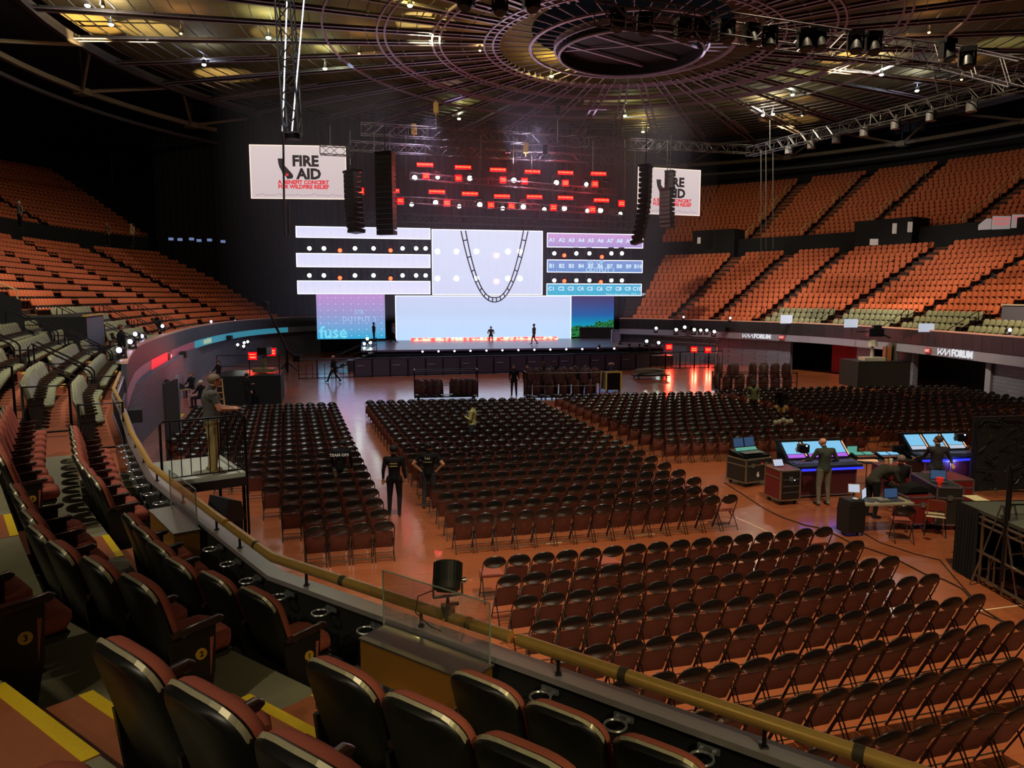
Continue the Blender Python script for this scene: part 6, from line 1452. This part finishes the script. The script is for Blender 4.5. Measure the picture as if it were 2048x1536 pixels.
m.box((0,-.42,1.18),(.95,.06,.08)); m.build('yellow_frame',M('machine_yellow',(170,150,60),.5),e); m=MB(); m.cyl((0,0,1.2),(0,0,1.5),.03,6); m.sph((0,0,1.6),.2,8,5,0,(1,1,.5)); m.build('top_lamp',alu,e); [(lambda mm:(mm.cyl((x,-.3,.1),(x+.08,-.3,.1),.1,10),mm.build('wheel',casterm,e)))(MB()) for x in (-.4,.35)]
e=B(at(1300,757,0),10,'flat dolly piled with pale cables near the barricade','cable_dolly','dolly')
m=MB(); m.box((0,0,.25),(2.4,1.1,.08)); m.build('platform',darksteel,e)
for x in (-1,.98):
    for y in (-.45,.45): m=MB(); m.cyl((x,y,.1),(x+.05,y,.1),.1,8); m.build('wheel',casterm,e)
m=MB()
for k in range(24): a=random.random()*.5-.25; y=random.random()*.9-.45; z=.32+random.random()*.3; m.tube([(-1.1+random.random()*.3,y,z),(0,y+a*.4,z+.08),(1.1-random.random()*.3,y+a,z)],.03,4)
m.build('cable_pile',M('cable_pale',(120,112,104),.6),e)
# cases on the stage right end and dark gear near both walls
for k,(x0,y0,x1,y1,D,l,mt) in enumerate([(1225,660,1241,688,68,'pale road case standing at the right stage end',fasciag),(1240,660,1290,687,69,'long dark trolley with orange poster at the right stage end',blkcase),(1160,655,1226,683,74,'dark gear shelves before the night screen',blkcase)]):
    a=atY(x0,y0,D);b=atY(x1,y1,D); m=MB(); m.box(((b.x-a.x)/2,.5,(a.z-SZ)/2),(b.x-a.x,1.0,a.z-SZ)); e=empty('stage_case',(a.x,D,SZ),0,l,'case','cases at stage right'); m.build('body',mt,e)
    m=MB(); m.tube([(0,-.02,0),(0,-.02,a.z-SZ),(b.x-a.x,-.02,a.z-SZ),(b.x-a.x,-.02,0)],.04,5); m.build('edge_frame',edgeg,e)
    if k==1: m=MB(); m.box(((b.x-a.x)*.55,-.05,.55),(.6,.03,.95)); m.build('orange_poster',M('poster_orange',(206,74,50),.6,emit=(200,70,50),es=.2),e)
# camera risers
e=B(at(1766,776,0)+Vector((0,1.2,0)),2,'black camera riser with robotic camera before the right doors','camera_riser','platform')
hR=atY(1766,724,at(1766,776,0).y).z
m=MB(); m.box((0,0,hR/2),(3.3,2.4,hR)); m.build('draped_base',M('riser_black',(7,7,8),.95),e); m=MB(); m.box((0,0,hR),(3.3,2.4,.05)); m.build('deck',darksteel,e)
m=MB(); m.tube([(1.6,-1.2,hR),(1.6,-1.2,hR+1.1),(1.6,1.2,hR+1.1)],.03,6); m.build('railing',blackm,e)
cq=at(1766,776,0)+Vector((-.3,1.0,hR))
e=B(cq,0,'robotic camera on a pale column standing on the right riser','studio_camera','camera')
m=MB(); m.box((0,0,.12),(1.3,.9,.2)); m.cyl((0,0,.2),(0,0,.9),.12,10,0,.08); m.cyl((0,0,.9),(0,0,1.3),.3,10,0,.2); m.build('pedestal',M('pedestal_white',(150,150,140),.5),e)
m=MB(); m.box((.1,0,1.75),(.9,.5,.5)); m.box((-.6,0,1.8),(.9,.06,.06)); m.box((.2,0,2.1),(.5,.3,.2)); m.tube([(.4,0,1.7),(1.0,-.2,1.4)],.05,6); m.build('camera_head',blackm,e)
for dx,cl,w_,h_,l in ((1.0,(150,88,44),.5,.85,'orange brown box on the right riser'),(1.75-.45,(90,84,70),.4,1.1,'grey framed chair back on the right riser')):
    m=MB(); m.box((0,0,h_/2),(w_,.4,h_)); m.tube([(-w_/2,-.22,0),(-w_/2,-.22,h_+.1),(w_/2,-.22,h_+.1),(w_/2,-.22,0)],.03,5,1); tag(m.build('riser_box',[M('box_%d'%int(dx*10),cl,.6),steel],None,None,(cq.x+dx,cq.y,cq.z)),l,'box')
bq2=at(563,808,0); aq=at(500,815,0); 
e=empty('camera_riser',(bq2.x,bq2.y,0),R(14),'black draped camera riser at the left behind the left chairs','platform')
hL=atY(563,752,bq2.y).z
m=MB(); m.box((-1.55,1.6,hL/2),(3.1,3.2,hL)); m.build('draped_base',M('riser_black',(7,7,8),.95),e); m=MB(); m.box((-1.55,1.6,hL+.02),(3.1,3.2,.05)); m.build('deck',darksteel,e)
m=MB()
for x in (-3.05,-1.5,-.05): m.cyl((x,.05,hL),(x,.05,hL+1.1),.025,6)
for z in (.55,1.1): m.cyl((-3.05,.05,hL+z),(-.05,.05,hL+z),.022,6)
m.build('railing',blackm,e)
e=empty('studio_camera',(bq2.x-1.2,bq2.y+1.2,hL+.05),0,'broadcast camera on a dolly on the left riser','camera')
m=MB(); m.box((0,0,.15),(1.1,.7,.2)); m.cyl((0,0,.2),(0,0,.9),.1,10); m.build('pedestal',M('pedestal_green',(96,92,60),.5),e); m=MB(); m.box((0,.1,1.15),(.5,.9,.4)); m.build('camera_head',blackm,e)
e=empty('jib_crane',at(575,745,0),0,'long black jib camera crane rising beside the left wall','crane')
m=MB(); m.cyl((0,0,0),(0,0,1.6),.09,8); [m.cyl((0,0,.8),(.8*math.cos(a),.8*math.sin(a),.1),.05,6) for a in (0,2.1,4.2)]; m.build('base_tripod',blackm,e); m=MB(); m.tube([(.6,.5,1.0),(0,0,1.7),(-1.3,-.4,5.0)],.09,6); m.build('boom',blackm,e); m=MB(); m.sph((-1.3,-.4,5.0),.28,10,6); m.box((.6,.5,1.0),(.5,.4,.5)); m.build('camera_head',blackm,e)
# left side gear
table(at(357,806,0),-35,(1.5,.7,.75),'brown table with gear by the left wall',M('table_brown',(120,96,74),.6))
m=MB(); m.slab([(-.4,0),(.4,0),(.3,.22),(0,.3),(-.3,.2)],[(.05,-.2),(0,-.12),(0,.12),(.05,.2)],lambda x,z,d:(x,d,z)); q=at(357,806,0); tag(m.build('gear_heap',blk,None,40,(q.x,q.y,.75),R(-35)),'dark heap of bags on the brown table','bag')
e=empty('wooden_ladder',at(440,832,0),R(20),'golden wooden stepladder by the black riser','ladder')
gl=M('ladder_gold',(170,130,70),.5)
for x in (-.25,.25): m=MB(); m.tube([(x,-.35,0),(x*.6,0,1.75)],.03,5); m.build('rail',gl,e); m=MB(); m.tube([(x,.4,0),(x*.6,0,1.75)],.025,5); m.build('rail',gl,e)
for k in range(5): m=MB(); f=(k+.8)/6; m.box((0,-.35*(1-f),1.75*f),(.5*(1-.4*f),.1,.03)); m.build('step',gl,e)
m=MB(); m.box((0,0,.72),(.3,.28,.04)); 
mq=[at(x,y,.006) for x,y in ((326,836),(362,836),(370,828),(330,828))]; m=MB(); m.prism(mq,(0,0,.01)); tag(m.build('floor_mat',M('mat_yellow',(200,180,50),.7)),'yellow mat on the floor by the left doorway','mat')
da=at(335,925,0); db=at(362,905,0); d=db-da; m=MB(); m.box((d.length/2,0,1.35),(d.length,.06,2.6)); dr=m.build('door_1',blackwall,None,None,da,math.atan2(d.y,d.x)); struct(dr); m=MB(); m.box((d.length,0,1.4),(.06,.1,2.75)); m.build('door_frame',fasciag,dr)
q=at(362,862,0); e=B(q,20,'low grey wheeled flat cart by the left doorway','flat_cart','cart'); m=MB(); m.box((0,0,.22),(.9,.6,.05)); m.tube([(-.42,-.28,.24),(-.42,-.28,.75),(-.42,.28,.75),(-.42,.28,.24)],.02,6); m.build('platform',steel,e); [(lambda mm:(mm.cyl((x,y,.08),(x+.04,y,.08),.08,8),mm.build('wheel',casterm,e)))(MB()) for x in (-.35,.35) for y in (-.22,.22)]
# ---------------- signs on the fascia ----------------
signw=EM('sign_white',(232,232,236),.75)
def kia(mb,Mx,s,mat=0):
    def st_(a,b,w_=.14):
        a=Vector((a[0]*1.22,a[1],0));b=Vector((b[0]*1.22,b[1],0)); d=(b-a).normalized(); n=Vector((-d.y,d.x,0))*w_/2
        pts=[a-n,b-n,b+n,a+n]; mb.prism([Mx@(p*s) for p in pts],Mx.to_3x3()@Vector((0,0,.03)),mat)
    st_((.06,0),(.06,1)); st_((.06,.22),(.95,1)); st_((.45,.6),(.82,.06)); st_((.82,.06),(1.45,1)); st_((1.45,1),(1.58,.06)); st_((1.58,.06),(2.35,.98)); st_((2.35,.98),(2.5,0))
def fascia_sign(s,label,size,t=-.06,z=2.3,mat=signw,logo_only=False,w_=None):
    p=pt(s,t); q=pt(s,t+1); n=Vector((p[0]-q[0],p[1]-q[1],0)).normalized(); rz=math.atan2(n.y,n.x)+math.pi/2
    e=empty('forum_sign',(p[0],p[1],z),rz,label,'sign','fascia signs')
    m=MB(); kia(m,Matrix.Translation((-size*3.75,-.01,.0))@Matrix.Rotation(R(90),4,'X'),size); m.build('logo_letters',mat,e)
    m=MB(); text_mb(m,'FORUM',size*1.42,0,Matrix.Translation((size*1.95,-.01,size*.5))@Matrix.Rotation(R(90),4,'X'),.02,.02); m.build('word_letters',mat,e)
    return e
fascia_sign(77.6,'white venue name sign on the fascia right of the stage',.32); fascia_sign(58.6,'larger white venue name sign at the far right fascia',.37,z=2.28)
EXM=M('exit_panel',(120,40,44),.5,emit=(200,60,60),es=.35); EXT=EM('exit_letters',(255,190,180),1.0)
for s,z in ((60.9,2.3),(75.2,2.34),(-36.8,2.3)):
    p=pt(s,-.1); q=pt(s,1); rz=math.atan2(p[1]-q[1],p[0]-q[0])+math.pi/2; e=empty('exit_sign',(p[0],p[1],z),rz,{60.9:'red exit sign beside the larger venue sign',75.2:'small red exit sign beside the farther venue sign',-36.8:'small exit box on the left fascia by the red glow'}[s],'sign','exit signs')
    m=MB(); m.box((0,0,.15),(.5,.08,.3)); m.build('sign_box',EXM,e); m=MB(); text_mb(m,'EXIT',.2,0,Matrix.Translation((0,-.045,.15))@Matrix.Rotation(R(90),4,'X'),.003,.005); m.build('exit_letters',EXT,e)
# lit ribbon display on the left fascia
def ribbon(a,b,mat,label):
    m=MB(); prof(m,a,b,[(-.05,2.24),(-.05,2.7),(-.03,2.7),(-.03,2.24)],0,True); tag(m.build('ribbon_display',mat),label,'display','ribbon displays')
ribbon(-69,-46,M('ribbon_cyan',(60,140,160),.5,emit=(60,150,176),es=.45,noise=.2,nscale=2),'cyan lit ribbon display along the left fascia')
ribbon(-45.8,-37.4,M('ribbon_pink',(150,80,100),.5,emit=(140,70,96),es=.25,noise=.3,nscale=3),'dull pink ribbon display on the left fascia')
ribbon(-36.2,-31,M('ribbon_red',(200,30,40),.5,emit=(226,40,50),es=.8),'bright red ribbon display patch on the left fascia')
ribbon(-30.8,-19,M('ribbon_mauve',(150,110,130),.5,emit=(120,86,104),es=.18,noise=.3,nscale=2),'faint mauve ribbon display nearest on the left fascia')
sg=fascia_sign(-50,'pale venue lettering on the cyan ribbon at left',.3,-.08,2.32,M('letter_sage',(170,190,170),.5,emit=(170,190,160),es=.5)); 
for k,(s,w_) in enumerate([(56.2,.3),(53.0,.3)]):
    p=pt(s,.4); m=MB(); m.box((p[0],p[1],1.12),(w_,w_,2.24),R(20)); struct(m.build(f'wall_pillar_{k+1}',fasciag))
# speakers and black boxes on the fascia
for k,(s,z) in enumerate([(-16.2,2.35),(-40,2.3),(-56,2.4),(80.5,2.9),(84,2.9)]):
    p=pt(s,-.3); m=MB(); m.box((0,0,0),(.6,.35,.34)); tag(m.build('fascia_speaker',spk,None,None,(p[0],p[1],z),math.atan2(pt(s+.5,0)[1]-pt(s,0)[1],pt(s+.5,0)[0]-pt(s,0)[0])),f"small black speaker hung on the fascia, {['nearest on the left','second on the left','farthest on the left','right side','right side farther'][k]}",'speaker','fascia speakers')
# vomitory blocks and dark wing walls among the left seats
def pblock(s0,s1,t0,t1,z0,z1,mats,label,name,cap_=None):
    m=MB(); prof(m,s0,s1,[(t0,z0),(t0,z1),(t1,z1),(t1,z0)],0,True); strip(m,s0,s1,(t0-.02,z0+.15),(t0-.02,z1-.06),1)
    prof(m,s0-.05,s1+.05,[(t0-.05,z1),(t0-.05,z1+.07),(t0+.1,z1+.07),(t0+.1,z1)],2,True)
    o=m.build(name,mats); struct(o); return o
pblock(-30.6,-26.9,1.7,4.6,2.65,4.75,[blackwall,panelb,M('cap_yellow',(206,160,60),.5)],'', 'wall_vomitory_left')
pblock(52,59.6,3.2,5.2,2.9,5.05,[blackwall,M('grey_strip',(88,86,98),.6),M('cap_pale',(190,176,150),.5)],'','wall_vomitory_right')
m=MB()
for (sa,ta,za),(sb,tb,zb) in ((((-24.4),3.4,5.4),((-24.4),9,8.0)),):
    a=pt(sa,ta);b=pt(sb,tb); m.prism([(*a,2.6),(*b,2.6),(*b,zb),(*a,za)],(.12,0,0)); 
struct(m.build('wall_wing_left',blackwall))
m=MB(); a=pt(-24.4,3.4);b=pt(-24.4,9); m.tube([(*a,5.4),(*a,5.75),(*b,8.35)],.03,6); tag(m.build('wing_handrail',railc),'gold handrail sloping on top of the black wing wall at left','handrail')
# mezzanine openings
def mez(s0,s1,label,mats,z0=8.6,z1=None,t=TW-1.0,nm='wall_mezzanine_opening'):
    m=MB(); prof(m,s0,s1,[(t,z0),(t,z1 or ZU+1.6),(t+2.5,z1 or ZU+1.6),(t+2.5,z0)],0,True); o=m.build(nm,mats); return struct(o)
mez(-40.5,-33.5,'',M('mezz_grey_dark',(48,52,54),.7)); mez(-29,-24.5,'',M('mezz_grey_panel',(58,60,70),.7),8.6,10.2)
mez(74.6,78.4,'',blackwall,9.2,12.2); mez(87,89.6,'',blackwall,9.4,12.4)
m=MB(); prof(m,-39.6,-36.6,[(TW-1.05,9.0),(TW-1.05,10.9),(TW-1.02,10.9),(TW-1.02,9.0)],0,True); tag(m.build('lit_doorway_panel',M('doorway_lit_grey',(150,156,150),.7,emit=(150,160,150),es=.12)),'pale grey lit panel at the left mezzanine opening','panel')
# angled white banners on the right mezzanine with mirrored red words
banm=M('banner_white',(200,186,184),.7,emit=(200,186,184),es=.3)
for k,(x0,x1,yt,yb) in enumerate([(1957,1982,437,460),(1984,2020,432,459),(2023,2048+20,429,456)]):
    D=57; a=atY(x0,yb,D); b=atY(x1,yb,D); t_=atY(x0,yt,D).z; e=empty('banner_panel',a,0,f"white screen panel with red mirrored words at right mezzanine, {ORD[k]} from left",'screen','white panels at right')
    m=MB(); L=b.x-a.x; h_=t_-a.z
    m.prism([(0,0,0),(L,0,.05),(L,0,h_),(L*.6 if k==0 else 0,0,h_),(0,0,h_*.45 if k==0 else h_)],(0,.05,0)); m.build('panel',banm,e)
    if k: m=MB(); text_mb(m,'CONCERT' if k==1 else 'CONCERT',.3,0,Matrix.Translation((L*.5,-.01,h_*.75))@Matrix.Rotation(R(90),4,'X')@Matrix.Scale(-1,4,(1,0,0)),.002); text_mb(m,'FIRE RELIEF',.24,0,Matrix.Translation((L*.5,-.01,h_*.42))@Matrix.Rotation(R(90),4,'X')@Matrix.Scale(-1,4,(1,0,0)),.002); m.build('mirrored_letters',redT,e)
for k,(x,y,w_,h_) in enumerate([(1789,457,8,20),(1820,454,9,20),(1748,484,16,12),(1398,481,6,12)]):
    q=atY(x,y,60); s_=60/1500; m=MB(); m.box((0,0,0),(w_*s_,.05,h_*s_)); tag(m.build('pale_sign_panel',M('pale_sign',(190,180,170),.7,emit=(180,170,160),es=.2),None,None,q),f"small pale panel at the right mezzanine, {['left of two tall ones','right of two tall ones','yellowish one below','far left one near doorway'][k]}",'sign','small pale mezzanine panels')
# dark blue lamps at far left mezzanine
for k,(x,y) in enumerate([(342,478),(360,479),(383,478),(398,481),(419,480),(446,483)]):
    q=atY(x,y,66); m=MB(); m.box((0,0,0),(.35,.2,.22)); tag(m.build('blue_monitor_light',EM('monitor_blue',(120,140,190),.6),None,None,q),f"tiny blue light on the dark left mezzanine, {ORD[k]} from left",'light','tiny blue mezzanine lights')
# light beams: thin mist lit from inside lamp cones
